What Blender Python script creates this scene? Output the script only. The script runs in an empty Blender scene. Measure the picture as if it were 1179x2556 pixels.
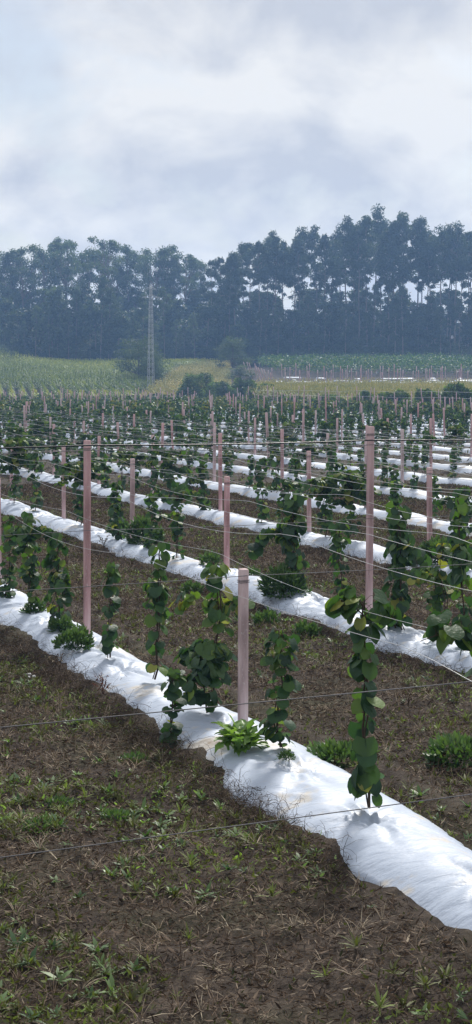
import bpy, math, random
import numpy as np
from math import radians, sin, cos, pi

random.seed(7)
RNG = np.random.default_rng(11)
S = bpy.context.scene
COL = S.collection

# ------------------------------------------------------------------ camera, world, sun, exposure
F = 3492.0            # focal length in photo pixels (77 mm equivalent)
HZ = 960.0            # horizon row of the photo
HC = 3.24             # eye height above the aisle soil
W, H = 1179.0, 2556.0
cam_d = bpy.data.cameras.new('camera')
cam = bpy.data.objects.new('camera', cam_d)
COL.objects.link(cam)
cam.location = (0, 0, HC)
cam.rotation_euler = (radians(90), 0, 0)
cam_d.sensor_fit = 'VERTICAL'
cam_d.sensor_height = 24.0
cam_d.lens = F / H * 24.0
cam_d.shift_y = -(H / 2 - HZ) / H
cam_d.clip_start = 0.2
cam_d.clip_end = 3000
S.camera = cam

SUN_EL, SUN_AZ = 44.0, 14.0      # the sun stands ahead of the camera, a little to the right, behind thin cloud
world = bpy.data.worlds.new("World")
S.world = world
world.use_nodes = True
nt = world.node_tree
nt.nodes.clear()
def N(t, **k):
    n = nt.nodes.new(t)
    for a, b in k.items():
        setattr(n, a, b)
    return n
out = N('ShaderNodeOutputWorld')
sky = N('ShaderNodeTexSky', sky_type='NISHITA', sun_disc=False)
sky.sun_elevation = radians(SUN_EL)
sky.sun_rotation = radians(SUN_AZ)
sky.air_density = 1.2
sky.dust_density = 2.0
bg1 = N('ShaderNodeBackground'); bg1.inputs[1].default_value = 0.085
nt.links.new(sky.outputs[0], bg1.inputs[0])
tc = N('ShaderNodeTexCoord')
sep = N('ShaderNodeSeparateXYZ'); nt.links.new(tc.outputs['Generated'], sep.inputs[0])
ad = N('ShaderNodeMath', operation='ADD'); ad.inputs[1].default_value = 0.55
nt.links.new(sep.outputs[2], ad.inputs[0])
mx = N('ShaderNodeMath', operation='MAXIMUM'); mx.inputs[1].default_value = 0.05
nt.links.new(ad.outputs[0], mx.inputs[0])
dx = N('ShaderNodeMath', operation='DIVIDE'); nt.links.new(sep.outputs[0], dx.inputs[0]); nt.links.new(mx.outputs[0], dx.inputs[1])
dy = N('ShaderNodeMath', operation='DIVIDE'); nt.links.new(sep.outputs[1], dy.inputs[0]); nt.links.new(mx.outputs[0], dy.inputs[1])
cmb = N('ShaderNodeCombineXYZ'); nt.links.new(dx.outputs[0], cmb.inputs[0]); nt.links.new(dy.outputs[0], cmb.inputs[1])
def wnoise(scale, detail, off):
    m = N('ShaderNodeMapping'); m.inputs['Location'].default_value = off
    nt.links.new(cmb.outputs[0], m.inputs[0])
    n = N('ShaderNodeTexNoise'); n.inputs['Scale'].default_value = scale; n.inputs['Detail'].default_value = detail
    n.inputs['Roughness'].default_value = 0.52
    n.inputs['Distortion'].default_value = 0.25
    nt.links.new(m.outputs[0], n.inputs[0]); return n
n1 = wnoise(4.6, 8, (3.1, 1.7, 0))
r1 = N('ShaderNodeValToRGB'); r1.color_ramp.elements[0].position = 0.28; r1.color_ramp.elements[1].position = 0.44
nt.links.new(n1.outputs[0], r1.inputs[0])
n2 = wnoise(7.0, 8, (9.3, 4.2, 0))
r2 = N('ShaderNodeValToRGB')
r2.color_ramp.elements[0].position = 0.38; r2.color_ramp.elements[0].color = (0.53, 0.55, 0.60, 1)
r2.color_ramp.elements[1].position = 0.60; r2.color_ramp.elements[1].color = (0.80, 0.79, 0.77, 1)
nt.links.new(n2.outputs[0], r2.inputs[0])
bg2 = N('ShaderNodeBackground'); bg2.inputs[1].default_value = 1.0
nt.links.new(r2.outputs[0], bg2.inputs[0])
mixw = N('ShaderNodeMixShader')
nt.links.new(r1.outputs[0], mixw.inputs[0]); nt.links.new(bg1.outputs[0], mixw.inputs[1]); nt.links.new(bg2.outputs[0], mixw.inputs[2])
nt.links.new(mixw.outputs[0], out.inputs[0])

sun_d = bpy.data.lights.new('sun', 'SUN'); sun_d.energy = 4.6; sun_d.angle = radians(8); sun_d.color = (1, 0.95, 0.88)
sun = bpy.data.objects.new('sun', sun_d); COL.objects.link(sun)
sun.rotation_euler = (radians(-(90 - SUN_EL)), 0, radians(-SUN_AZ))
S.view_settings.view_transform = 'Standard'
S.view_settings.look = 'None'
S.view_settings.exposure = 0.18
S.view_settings.gamma = 1.0
S.cycles.volume_step_rate = 4
S.cycles.max_bounces = 8
S.cycles.transparent_max_bounces = 8
S.cycles.volume_bounces = 2

# ------------------------------------------------------------------ helpers
def link(o, parent=None):
    COL.objects.link(o)
    if parent is not None:
        o.parent = parent
    return o

def mesh(name, V, Fc, mat=None, tint=None, smooth=False):
    V = np.asarray(V, dtype=np.float32)
    me = bpy.data.meshes.new(name)
    if not isinstance(Fc, list):
        Fc = [Fc]
    Fc = [np.asarray(f, dtype=np.int32) for f in Fc if len(f)]
    nl = sum(f.size for f in Fc); nf = sum(len(f) for f in Fc)
    me.vertices.add(len(V)); me.vertices.foreach_set('co', V.ravel())
    me.loops.add(nl); me.loops.foreach_set('vertex_index', np.concatenate([f.ravel() for f in Fc]))
    me.polygons.add(nf)
    starts = []; c = 0
    for f in Fc:
        k = f.shape[1]
        starts.append(np.arange(len(f)) * k + c); c += f.size
    me.polygons.foreach_set('loop_start', np.concatenate(starts).astype(np.int32))
    if smooth:
        me.polygons.foreach_set('use_smooth', np.ones(nf, dtype=bool))
    me.update(calc_edges=True)
    if tint is not None:
        a = me.attributes.new('tint', 'FLOAT', 'FACE')
        a.data.foreach_set('value', np.asarray(tint, dtype=np.float32))
    if mat:
        me.materials.append(mat)
    return me

def obj(name, me, parent=None):
    return link(bpy.data.objects.new(name, me), parent)

def tag(o, label=None, cat=None, group=None, kind=None):
    if label: o['label'] = label
    if cat: o['category'] = cat
    if group: o['group'] = group
    if kind: o['kind'] = kind
    return o

def empty(name, loc, rz=0.0, sc=1.0):
    o = bpy.data.objects.new(name, None); link(o)
    o.location = loc; o.rotation_euler = (0, 0, rz)
    o.scale = (sc, sc, sc)
    o.empty_display_size = 0.2
    return o

ORD = ['', 'first', 'second', 'third', 'fourth', 'fifth', 'sixth', 'seventh', 'eighth', 'ninth', 'tenth', 'eleventh', 'twelfth']
def ordw(n):
    if n <= 12: return ORD[n]
    return str(n) + ('th' if 10 < n % 100 < 20 else {1: 'st', 2: 'nd', 3: 'rd'}.get(n % 10, 'th'))

class B:
    """collects pieces into one mesh"""
    def __init__(s): s.V = []; s.Q = []; s.T = []; s.tq = []; s.tt = []; s.n = 0
    def add(s, V, Q=None, T=None, tint=0.5):
        V = np.asarray(V, float).reshape(-1, 3)
        if Q is not None and len(Q):
            Q = np.asarray(Q); s.Q.append(Q + s.n)
            s.tq.append(np.broadcast_to(tint, (len(Q),)) if np.ndim(tint) == 0 else np.asarray(tint))
        if T is not None and len(T):
            T = np.asarray(T); s.T.append(T + s.n); s.tt.append(np.full(len(T), tint if np.ndim(tint) == 0 else 0.5))
        s.V.append(V); s.n += len(V)
    def tube(s, P, R, sides=6, tint=0.5, cap=True):
        P = np.asarray(P, float); n = len(P)
        R = np.broadcast_to(np.asarray(R, float), (n,))
        D = np.gradient(P, axis=0); D /= np.linalg.norm(D, axis=1)[:, None] + 1e-9
        up = np.array([0, 0, 1.0]) if abs(D[0][2]) < 0.9 else np.array([1.0, 0, 0])
        A = np.cross(D, up); A /= np.linalg.norm(A, axis=1)[:, None] + 1e-9
        Bv = np.cross(D, A)
        an = np.arange(sides) / sides * 2 * pi
        V = P[:, None] + R[:, None, None] * (np.cos(an)[None, :, None] * A[:, None] + np.sin(an)[None, :, None] * Bv[:, None])
        i = np.arange(n - 1)[:, None] * sides; j = np.arange(sides)[None]; j2 = (j + 1) % sides
        Q = np.stack([i + j, i + j2, i + sides + j2, i + sides + j], -1).reshape(-1, 4)
        V = V.reshape(-1, 3)
        if cap and sides == 4:
            Q = np.vstack([Q, [[3, 2, 1, 0]], [[(n - 1) * 4, (n - 1) * 4 + 1, (n - 1) * 4 + 2, (n - 1) * 4 + 3]]])
        s.add(V, Q, tint=tint)
    def box(s, c, h, tint=0.5, rot=None):
        c = np.array(c); h = np.array(h)
        V = np.array([[x, y, z] for z in (-1, 1) for y in (-1, 1) for x in (-1, 1)]) * h
        if rot is not None:
            ca, sa = cos(rot), sin(rot)
            V = V @ np.array([[ca, sa, 0], [-sa, ca, 0], [0, 0, 1]])
        s.add(V + c, [[0, 2, 3, 1], [4, 5, 7, 6], [0, 1, 5, 4], [2, 6, 7, 3], [0, 4, 6, 2], [1, 3, 7, 5]], tint=tint)
    def inst(s, TV, TQ, pos, R, sc, tint):
        TV = np.asarray(TV, float); TQ = np.asarray(TQ)
        n = len(pos)
        if n == 0: return
        sc = np.asarray(sc, float)
        if sc.ndim == 1: sc = np.repeat(sc[:, None], 3, 1)
        V = np.einsum('nij,nkj->nki', R, TV[None] * sc[:, None, :]) + pos[:, None]
        Q = TQ[None] + (np.arange(n) * len(TV))[:, None, None]
        tint = np.repeat(np.broadcast_to(np.asarray(tint, float), (n,)), len(TQ))
        s.add(V.reshape(-1, 3), Q.reshape(-1, TQ.shape[1]), tint=tint)
    def mesh(s, name, mat=None, smooth=False):
        Fc = []; t = []
        if s.Q: Fc.append(np.vstack(s.Q)); t.append(np.concatenate(s.tq))
        if s.T: Fc.append(np.vstack(s.T)); t.append(np.concatenate(s.tt))
        return mesh(name, np.vstack(s.V), Fc, mat, np.concatenate(t), smooth)

def unit(v): return v / (np.linalg.norm(v, axis=-1, keepdims=True) + 1e-9)
def frames(tip, nrm):
    """rotation matrices whose Y column is tip and Z column near nrm"""
    y = unit(tip); x = unit(np.cross(y, nrm)); z = np.cross(x, y)
    return np.stack([x, y, z], -1)
def rdir(n, rng=RNG): return unit(rng.normal(size=(n, 3)))

_tab = np.random.default_rng(5).random((256, 256))
def vnoise(x, y, s=1.0, off=0.0):
    x = np.asarray(x, float) / s + off; y = np.asarray(y, float) / s + off * 1.7
    xi = np.floor(x).astype(int); yi = np.floor(y).astype(int)
    fx = x - xi; fy = y - yi
    fx = fx * fx * (3 - 2 * fx); fy = fy * fy * (3 - 2 * fy)
    g = lambda a, b: _tab[a % 256, b % 256]
    return (g(xi, yi) * (1 - fx) + g(xi + 1, yi) * fx) * (1 - fy) + (g(xi, yi + 1) * (1 - fx) + g(xi + 1, yi + 1) * fx) * fy
def fbm(x, y, s=1.0, o=4, off=0.0):
    r = 0; a = 0.5; t = 0
    for i in range(o):
        r = r + a * vnoise(x, y, s / 2 ** i, off + 13.7 * i); t += a; a *= 0.5
    return r / t

# row geometry
TH = radians(23.1)
DU = np.array([-sin(TH), cos(TH)])      # along the rows
DV = np.array([cos(TH), sin(TH)])       # across them
V1, DVR = 5.08, 3.9
def uv2xy(u, v): return u * DU[0] + v * DV[0], u * DU[1] + v * DV[1]
def xy2uv(x, y): return x * DU[0] + y * DU[1], x * DV[0] + y * DV[1]
def rowv(k): return V1 + DVR * (k - 1)
def on_row(px, k, dv=0.0):
    a = (px - W / 2) / F
    v = rowv(k) + dv
    Y = v / (a * DV[0] + DV[1])
    return a * Y, Y
def ground_at(px, py, z=0.0):
    Y = F * (HC - z) / (py - HZ)
    return (px - W / 2) / F * Y, Y
def px_of(x, y): return W / 2 + F * x / y
def world_at(px, py, Y): return (px - W / 2) * Y / F, Y, HC + (HZ - py) * Y / F

def sstep(t): t = np.clip(t, 0, 1); return t * t * (3 - 2 * t)
def gz(x, y):
    x = np.asarray(x, float); y = np.asarray(y, float)
    zr = np.interp(y, [-60, 150, 165, 232, 243, 320, 340, 420, 600, 900], [0, 0, 0.2, 1.9, 3.4, 7.4, 8.0, 14, 30, 36])
    zl = np.interp(y, [-60, 208, 222, 270, 305, 328, 345, 420, 600, 900], [0, 0, 0.3, 3.6, 6.4, 7.4, 8.2, 15, 34, 38])
    w = sstep((x + 2) / 7.0)
    z = zl * (1 - w) + zr * w
    z = z + 3.2 * np.exp(-(((x + 56) / 9) ** 2 + ((y - 322) / 14) ** 2))
    z = z + (fbm(x, y, 30, 3) - 0.5) * 1.2 * sstep((y - 215) / 60)
    return z
def in_vineyard(x, y):
    u, v = xy2uv(x, y)
    return (v < 75.5) & (y < 209)
MH = 0.18   # mound height
def strip_off(u, k):     # the film lies a little to the camera's side of the posts and wanders slowly
    return -0.17 - 0.07 * sstep((11.5 - u) / 3.0) * (np.asarray(k) < 1.6) + (vnoise(u, k * 7.3, 5.0) - 0.5) * 0.10
def prof(c):             # hump over half width 1
    return np.clip(1 - np.abs(c) ** 2.9, 0, 1)

# ------------------------------------------------------------------ materials
def mat(name):
    m = bpy.data.materials.new(name); m.use_nodes = True
    t = m.node_tree; b = t.nodes['Principled BSDF']; b.inputs['Specular IOR Level'].default_value = 0.3
    return m, t, b
def ramp(t, stops):
    r = t.nodes.new('ShaderNodeValToRGB'); e = r.color_ramp.elements
    e[0].position = stops[0][0]; e[0].color = (*stops[0][1], 1)
    e[1].position = stops[-1][0]; e[1].color = (*stops[-1][1], 1)
    for p, c in stops[1:-1]:
        q = e.new(p); q.color = (*c, 1)
    return r
def tnoise(t, scale, detail=5, coord='Object', stretch=None, rough=0.55):
    tc = t.nodes.new('ShaderNodeTexCoord'); n = t.nodes.new('ShaderNodeTexNoise')
    n.inputs['Scale'].default_value = scale; n.inputs['Detail'].default_value = detail; n.inputs['Roughness'].default_value = rough
    mp = t.nodes.new('ShaderNodeMapping')
    if stretch: mp.inputs['Scale'].default_value = stretch
    t.links.new(tc.outputs[coord], mp.inputs[0]); t.links.new(mp.outputs[0], n.inputs[0])
    return n
def bump(t, b, src, strength, dist):
    n = t.nodes.new('ShaderNodeBump'); n.inputs['Strength'].default_value = strength; n.inputs['Distance'].default_value = dist
    t.links.new(src, n.inputs['Height']); t.links.new(n.outputs[0], b.inputs['Normal']); return n
def leafmat(name, stops, trans=0.35, rough=0.45, spec=0.4, obj_rand=0.0, tcol=(1.2, 1.35, 0.45)):
    m, t, b = mat(name)
    at = t.nodes.new('ShaderNodeAttribute'); at.attribute_name = 'tint'
    r = ramp(t, stops)
    src = at.outputs['Fac']
    if obj_rand:
        oi = t.nodes.new('ShaderNodeObjectInfo')
        ma = t.nodes.new('ShaderNodeMath'); ma.operation = 'MULTIPLY_ADD'
        ma.inputs[1].default_value = obj_rand
        t.links.new(oi.outputs['Random'], ma.inputs[0]); t.links.new(src, ma.inputs[2])
        mb = t.nodes.new('ShaderNodeMath'); mb.operation = 'SUBTRACT'; mb.inputs[1].default_value = obj_rand / 2
        t.links.new(ma.outputs[0], mb.inputs[0]); src = mb.outputs[0]
    t.links.new(src, r.inputs[0])
    t.links.new(r.outputs[0], b.inputs['Base Color'])
    b.inputs['Roughness'].default_value = rough
    b.inputs['Specular IOR Level'].default_value = spec
    if trans:
        tr = t.nodes.new('ShaderNodeBsdfTranslucent')
        mu = t.nodes.new('ShaderNodeMix'); mu.data_type = 'RGBA'; mu.blend_type = 'MULTIPLY'; mu.inputs[0].default_value = 1
        t.links.new(r.outputs[0], mu.inputs[6]); mu.inputs[7].default_value = (*tcol, 1); mu.clamp_result = False
        t.links.new(mu.outputs[2], tr.inputs[0])
        mxs = t.nodes.new('ShaderNodeMixShader'); mxs.inputs[0].default_value = trans
        t.links.new(b.outputs[0], mxs.inputs[1]); t.links.new(tr.outputs[0], mxs.inputs[2])
        t.links.new(mxs.outputs[0], t.nodes['Material Output'].inputs[0])
    return m
def plain(name, c, rough=0.6, metal=0.0, noise=None, var=0.25, bs=None, stretch=None):
    m, t, b = mat(name)
    b.inputs['Roughness'].default_value = rough; b.inputs['Metallic'].default_value = metal
    n = tnoise(t, noise or 8, 6, stretch=stretch)
    r = ramp(t, [(0.3, tuple(x * (1 - var) for x in c)), (0.7, tuple(min(1, x * (1 + var)) for x in c))])
    t.links.new(n.outputs[0], r.inputs[0]); t.links.new(r.outputs[0], b.inputs['Base Color'])
    if bs: bump(t, b, n.outputs[0], bs, 0.01)
    return m

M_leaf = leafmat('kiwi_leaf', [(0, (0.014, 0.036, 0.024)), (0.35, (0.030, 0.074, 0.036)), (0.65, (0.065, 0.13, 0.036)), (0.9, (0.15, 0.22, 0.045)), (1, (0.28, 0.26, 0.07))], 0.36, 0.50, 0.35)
_t = M_leaf.node_tree; _b = _t.nodes['Principled BSDF']; _n = tnoise(_t, 45, 3)
bump(_t, _b, _n.outputs[0], 0.5, 0.01)
M_stem = plain('vine_stem', (0.055, 0.036, 0.024), 0.8, noise=40)
M_weed = leafmat('weed_leaf', [(0, (0.025, 0.065, 0.030)), (0.5, (0.058, 0.115, 0.045)), (1, (0.13, 0.20, 0.075))], 0.3, 0.5, 0.35)
M_bright = leafmat('bright_weed_leaf', [(0, (0.09, 0.17, 0.045)), (0.5, (0.17, 0.29, 0.08)), (1, (0.29, 0.42, 0.15))], 0.35, 0.4, 0.4)
M_dry = leafmat('dry_stalk', [(0, (0.020, 0.015, 0.012)), (0.4, (0.095, 0.066, 0.047)), (0.7, (0.20, 0.15, 0.11)), (1, (0.40, 0.34, 0.25))], 0.1, 0.8, 0.15, tcol=(1, 0.9, 0.7))
M_red = leafmat('red_dry_weed', [(0, (0.09, 0.035, 0.03)), (1, (0.24, 0.12, 0.09))], 0.2, 0.8, 0.15, tcol=(1, 0.9, 0.7))
M_cover = leafmat('ground_cover_leaf', [(0, (0.030, 0.034, 0.016)), (0.4, (0.075, 0.080, 0.030)), (0.75, (0.12, 0.14, 0.045)), (1, (0.20, 0.26, 0.08))], 0.25, 0.6, 0.2)
M_euc = leafmat('eucalyptus_leaf', [(0, (0.020, 0.036, 0.026)), (0.5, (0.038, 0.064, 0.040)), (1, (0.075, 0.105, 0.055))], 0.3, 0.5, 0.35, obj_rand=0.5)
M_bush = leafmat('bush_leaf', [(0, (0.018, 0.034, 0.018)), (0.5, (0.040, 0.066, 0.030)), (1, (0.09, 0.12, 0.05))], 0.25, 0.55, 0.3, obj_rand=0.4)
M_bramble = leafmat('bramble_leaf', [(0, (0.030, 0.052, 0.020)), (0.5, (0.07, 0.12, 0.03)), (0.85, (0.20, 0.29, 0.06)), (1, (0.17, 0.14, 0.06))], 0.3, 0.5, 0.3)
M_bark = plain('eucalyptus_bark', (0.17, 0.14, 0.12), 0.85, noise=0.5, var=0.45, stretch=(1, 1, 0.2))
M_bark2 = plain('dark_bark', (0.07, 0.055, 0.045), 0.9, noise=1.5, var=0.4)
M_corn = leafmat('green_corn', [(0, (0.05, 0.085, 0.015)), (0.5, (0.19, 0.24, 0.04)), (0.85, (0.36, 0.36, 0.08)), (1, (0.38, 0.34, 0.16))], 0.3, 0.6, 0.2)
M_gold = leafmat('ripe_corn', [(0, (0.14, 0.17, 0.04)), (0.4, (0.25, 0.26, 0.07)), (0.8, (0.42, 0.37, 0.13)), (1, (0.58, 0.48, 0.24))], 0.3, 0.7, 0.15, tcol=(1.1, 1, 0.6))
M_steel = plain('galvanised_steel', (0.42, 0.43, 0.44), 0.7, 0.2, noise=6, var=0.15)
M_wire = plain('bright_wire', (0.50, 0.51, 0.52), 0.42, 0.55, noise=3, var=0.2)
M_wire2 = plain('dull_wire', (0.13, 0.13, 0.14), 0.6, 0.2, noise=3, var=0.2)
M_black = plain('black_cable_sheath', (0.022, 0.024, 0.028), 0.45, noise=3, var=0.2)
M_white = plain('white_paint', (0.75, 0.75, 0.74), 0.6, noise=2, var=0.06)
M_wall = plain('ochre_render', (0.5, 0.43, 0.34), 0.8, noise=1, var=0.12)
M_roof = plain('clay_roof_tiles', (0.30, 0.13, 0.08), 0.8, noise=2, var=0.3)
M_glass = plain('dark_glass', (0.03, 0.035, 0.04), 0.1, noise=2, var=0.1)
M_insul = plain('insulator_glass', (0.18, 0.2, 0.2), 0.25, noise=2, var=0.1)

# pink concrete of the posts
M_post, t, b = mat('pink_concrete')
n1 = tnoise(t, 9, 8, stretch=(1, 1, 0.25)); n2 = tnoise(t, 60, 5); n3 = tnoise(t, 2.0, 3)
r = ramp(t, [(0.34, (0.34, 0.20, 0.20)), (0.5, (0.56, 0.34, 0.345)), (0.66, (0.70, 0.50, 0.49))])
t.links.new(n1.outputs[0], r.inputs[0])
r2_ = ramp(t, [(0.60, (0, 0, 0)), (0.72, (1, 1, 1))]); t.links.new(n2.outputs[0], r2_.inputs[0])
oi = t.nodes.new('ShaderNodeObjectInfo')
hs = t.nodes.new('ShaderNodeHueSaturation')
mr = t.nodes.new('ShaderNodeMapRange'); mr.inputs[3].default_value = 0.55; mr.inputs[4].default_value = 1.1
t.links.new(oi.outputs['Random'], mr.inputs[0]); t.links.new(mr.outputs[0], hs.inputs['Saturation'])
mxc = t.nodes.new('ShaderNodeMix'); mxc.data_type = 'RGBA'
mm = t.nodes.new('ShaderNodeMath'); mm.operation = 'MULTIPLY'; mm.inputs[1].default_value = 0.6
t.links.new(r2_.outputs[0], mm.inputs[0]); t.links.new(mm.outputs[0], mxc.inputs[0])
t.links.new(r.outputs[0], mxc.inputs[6]); mxc.inputs[7].default_value = (0.62, 0.56, 0.54, 1)
t.links.new(mxc.outputs[2], hs.inputs['Color']); t.links.new(hs.outputs[0], b.inputs['Base Color'])
b.inputs['Roughness'].default_value = 0.8
bump(t, b, n2.outputs[0], 0.5, 0.004)

# white mulch film
M_film, t, b = mat('white_mulch_film')
n1 = tnoise(t, 1.3, 8); n2 = tnoise(t, 5.0, 6)
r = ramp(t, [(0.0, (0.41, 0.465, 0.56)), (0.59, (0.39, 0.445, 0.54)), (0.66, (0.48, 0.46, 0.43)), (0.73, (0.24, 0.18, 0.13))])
ma = t.nodes.new('ShaderNodeMath'); ma.operation = 'MULTIPLY_ADD'; ma.inputs[1].default_value = 0.45
t.links.new(n2.outputs[0], ma.inputs[0]); 
mb_ = t.nodes.new('ShaderNodeMath'); mb_.operation = 'MULTIPLY'; mb_.inputs[1].default_value = 0.62
t.links.new(n1.outputs[0], mb_.inputs[0]); t.links.new(mb_.outputs[0], ma.inputs[2])
t.links.new(ma.outputs[0], r.inputs[0]); t.links.new(r.outputs[0], b.inputs['Base Color'])
b.inputs['Roughness'].default_value = 0.45; b.inputs['Specular IOR Level'].default_value = 0.28
n4 = tnoise(t, 10, 4, stretch=(0.5, 1.6, 1)); 
bump(t, b, n4.outputs[0], 0.5, 0.03)

# soil
M_soil, t, b = mat('soil_and_litter')
n1 = tnoise(t, 0.55, 7); n2 = tnoise(t, 9, 8, rough=0.7); n3 = tnoise(t, 45, 5, rough=0.7)
r = ramp(t, [(0.3, (0.018, 0.014, 0.011)), (0.5, (0.045, 0.035, 0.028)), (0.66, (0.085, 0.067, 0.053)), (0.8, (0.15, 0.12, 0.095))])
t.links.new(n2.outputs[0], r.inputs[0])
r3 = ramp(t, [(0.50, (0, 0, 0)), (0.68, (1, 1, 1))]); t.links.new(n1.outputs[0], r3.inputs[0])
mc = t.nodes.new('ShaderNodeMix'); mc.data_type = 'RGBA'
m5 = t.nodes.new('ShaderNodeMath'); m5.operation = 'MULTIPLY'; m5.inputs[1].default_value = 0.35
t.links.new(r3.outputs[0], m5.inputs[0]); t.links.new(m5.outputs[0], mc.inputs[0])
rg = ramp(t, [(0.3, (0.030, 0.040, 0.015)), (0.7, (0.075, 0.085, 0.03))]); t.links.new(n3.outputs[0], rg.inputs[0])
t.links.new(r.outputs[0], mc.inputs[6]); t.links.new(rg.outputs[0], mc.inputs[7])
t.links.new(mc.outputs[2], b.inputs['Base Color']); b.inputs['Roughness'].default_value = 0.95
b.inputs['Specular IOR Level'].default_value = 0.15
bump(t, b, n2.outputs[0], 0.8, 0.05)

# ------------------------------------------------------------------ ground sheet
def spaced(parts):
    a = [np.arange(p, q, s) for p, q, s in parts]; a = np.concatenate(a + [[parts[-1][1]]]); return a
ys = spaced([(-60, 3, 6), (3, 34, 0.11), (34, 80, 0.6), (80, 360, 2.5), (360, 900, 15)])
xs = spaced([(-460, -80, 20), (-80, -8, 2.0), (-8, 8, 0.11), (8, 80, 2.0), (80, 460, 20)])
X, Y = np.meshgrid(xs, ys)
Z = gz(X, Y)
near = sstep((60 - Y) / 20) * sstep((Y - 1) / 3)
uu, vv = xy2uv(X, Y)
Z = Z + near * ((fbm(X, Y, 0.9, 5, 3) - 0.5) * 0.16 + (fbm(X, Y, 0.24, 3, 5) - 0.5) * 0.08)
kk = (vv - V1) / DVR; dd = np.abs(kk - np.round(kk)) * DVR
rowm = (np.round(kk) >= 0) & in_vineyard(X, Y)
Z = Z + np.where(rowm, 0.05 * np.exp(-((dd - 0.62) / 0.16) ** 2) - 0.06 * sstep((0.5 - dd) / 0.2), 0)
ni, nj = X.shape
idx = np.arange(ni * nj).reshape(ni, nj)
Q = np.stack([idx[:-1, :-1], idx[:-1, 1:], idx[1:, 1:], idx[1:, :-1]], -1).reshape(-1, 4)
g = obj('ground', mesh('ground', np.stack([X, Y, Z], -1).reshape(-1, 3), Q, M_soil, smooth=True)); tag(g, kind='structure')

# ------------------------------------------------------------------ white film strips
def urange(k, lo=-260, hi=1440, ymin=3.0):
    v = rowv(k)
    us = np.arange(-10, 260, 0.25)
    x, y = uv2xy(us, v)
    ok = (y > ymin) & in_vineyard(x, y)
    p = np.where(y > 0.1, W / 2 + F * x / np.maximum(y, 0.1), 9e9)
    ok &= (p > lo) & (p < hi)
    if not ok.any(): return None
    return us[ok].min(), us[ok].max()
NROW = 18
film_wid = lambda u, k: 0.485 + (vnoise(u, k * 3.1 + 40, 1.3) - 0.5) * 0.14 + (vnoise(u, k * 5.1 + 80, 0.5) - 0.5) * 0.10 + (vnoise(u, k * 3.3 + 60, 0.13) - 0.5) * 0.035
def film_z(x, y, u, c, k):
    """height of the film at cross coordinate c in -1..1"""
    h = MH + (vnoise(u, k * 9.0 + 20, 1.6) - 0.5) * 0.10
    z = h * prof(c)
    return z
for k in range(1, NROW + 1):
    ur = urange(k, -260, 3200 if k == 1 else 1440, 2.0)
    if ur is None: continue
    u0, u1 = ur
    du = 0.035 if k <= 2 else (0.07 if k <= 4 else (0.2 if k < 9 else 0.5))
    nc = 41 if k <= 2 else (23 if k <= 4 else 11)
    us = np.arange(u0, u1 + du, du); cs = np.linspace(-1.12, 1.12, nc)
    U, C = np.meshgrid(us, cs, indexing='ij')
    wd = film_wid(U, k + np.where(C > 0, 0.5, 0))
    Vv = rowv(k) + strip_off(U, k) + C * wd
    Xs, Ys = uv2xy(U, Vv)
    Zs = film_z(Xs, Ys, U, C, k)
    # creases: transverse pleats, diagonal tension folds and lumps of the soil below
    pl = np.abs(2 * fbm(U + 0.25 * np.abs(C), C * 0.14 + k * 10, 0.13, 3, 2) - 1)
    pd = np.abs(2 * fbm(U * 0.8 + C * 0.6, C * 0.35 - U * 0.15, 0.3, 3, 8) - 1)
    lump = fbm(U, Vv, 0.7, 3, 4) - 0.5
    side = sstep((np.abs(C) - 0.25) / 0.5)
    rad = 0
    if k <= 3:      # folds pulled towards the holes the plants and posts stand in
        ur_ = random.Random(k)
        cen = [u_ + ur_.uniform(-.1, .1) for u_ in np.arange(math.floor(u0), u1, 1.45)]
        for uc in cen:
            cc = ur_.uniform(-.15, .25); a_ = np.arctan2((C - cc) * 0.5, U - uc); rr_ = np.hypot((C - cc) * 0.5, U - uc)
            ph_ = ur_.uniform(0, 6)
            m_ = np.exp(-((rr_ - 0.22) / 0.28) ** 2) * sstep(rr_ / 0.1)
            rad = rad + m_ * 0.022 * (np.abs(np.sin(a_ * 5.5 + ph_ + 2.2 * vnoise(U, C, 0.25, uc))) - 0.6) * (0.4 + 1.2 * vnoise(a_ * 2, a_ * 0, 1, uc)) - 0.035 * np.exp(-(rr_ / 0.10) ** 2)
    gate = sstep((fbm(U, C * 0.4, 1.1, 2, 30) - 0.35) / 0.25)
    dz = -(0.060 * pl * (0.35 + side) * gate) - 0.09 * pd * gate + lump * 0.09 * prof(C) + rad * 1.6
    Zs = Zs + dz * np.clip(1.2 - np.abs(C), 0.1, 1) * (1.0 if k <= 2 else (0.7 if k <= 4 else 0.35))
    edge = np.abs(C) > 1.02
    Zs = np.where(edge, -0.07, Zs + 0.015)
    Zs = Zs + gz(Xs, Ys)
    n_, m_ = U.shape; ix = np.arange(n_ * m_).reshape(n_, m_)
    Q = np.stack([ix[:-1, :-1], ix[1:, :-1], ix[1:, 1:], ix[:-1, 1:]], -1).reshape(-1, 4)
    o = obj('mulch_film', mesh('mulch_film', np.stack([Xs, Ys, Zs], -1).reshape(-1, 3), Q, M_film, smooth=True))
    nm = 'nearest' if k == 1 else ordw(k) + ' nearest'
    tag(o, 'wrinkled white plastic mulch film over the %s planting row' % nm, 'mulch film', 'white mulch films along the rows')

def mound_z(x, y):
    u, v = xy2uv(np.asarray(x, float), np.asarray(y, float))
    k = np.round((v - V1) / DVR) + 1
    c = (v - rowv(k) - strip_off(u, k)) / 0.5
    return gz(x, y) + np.where((k >= 1) & in_vineyard(x, y), MH * prof(c) * (np.abs(c) < 1), 0)

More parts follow.
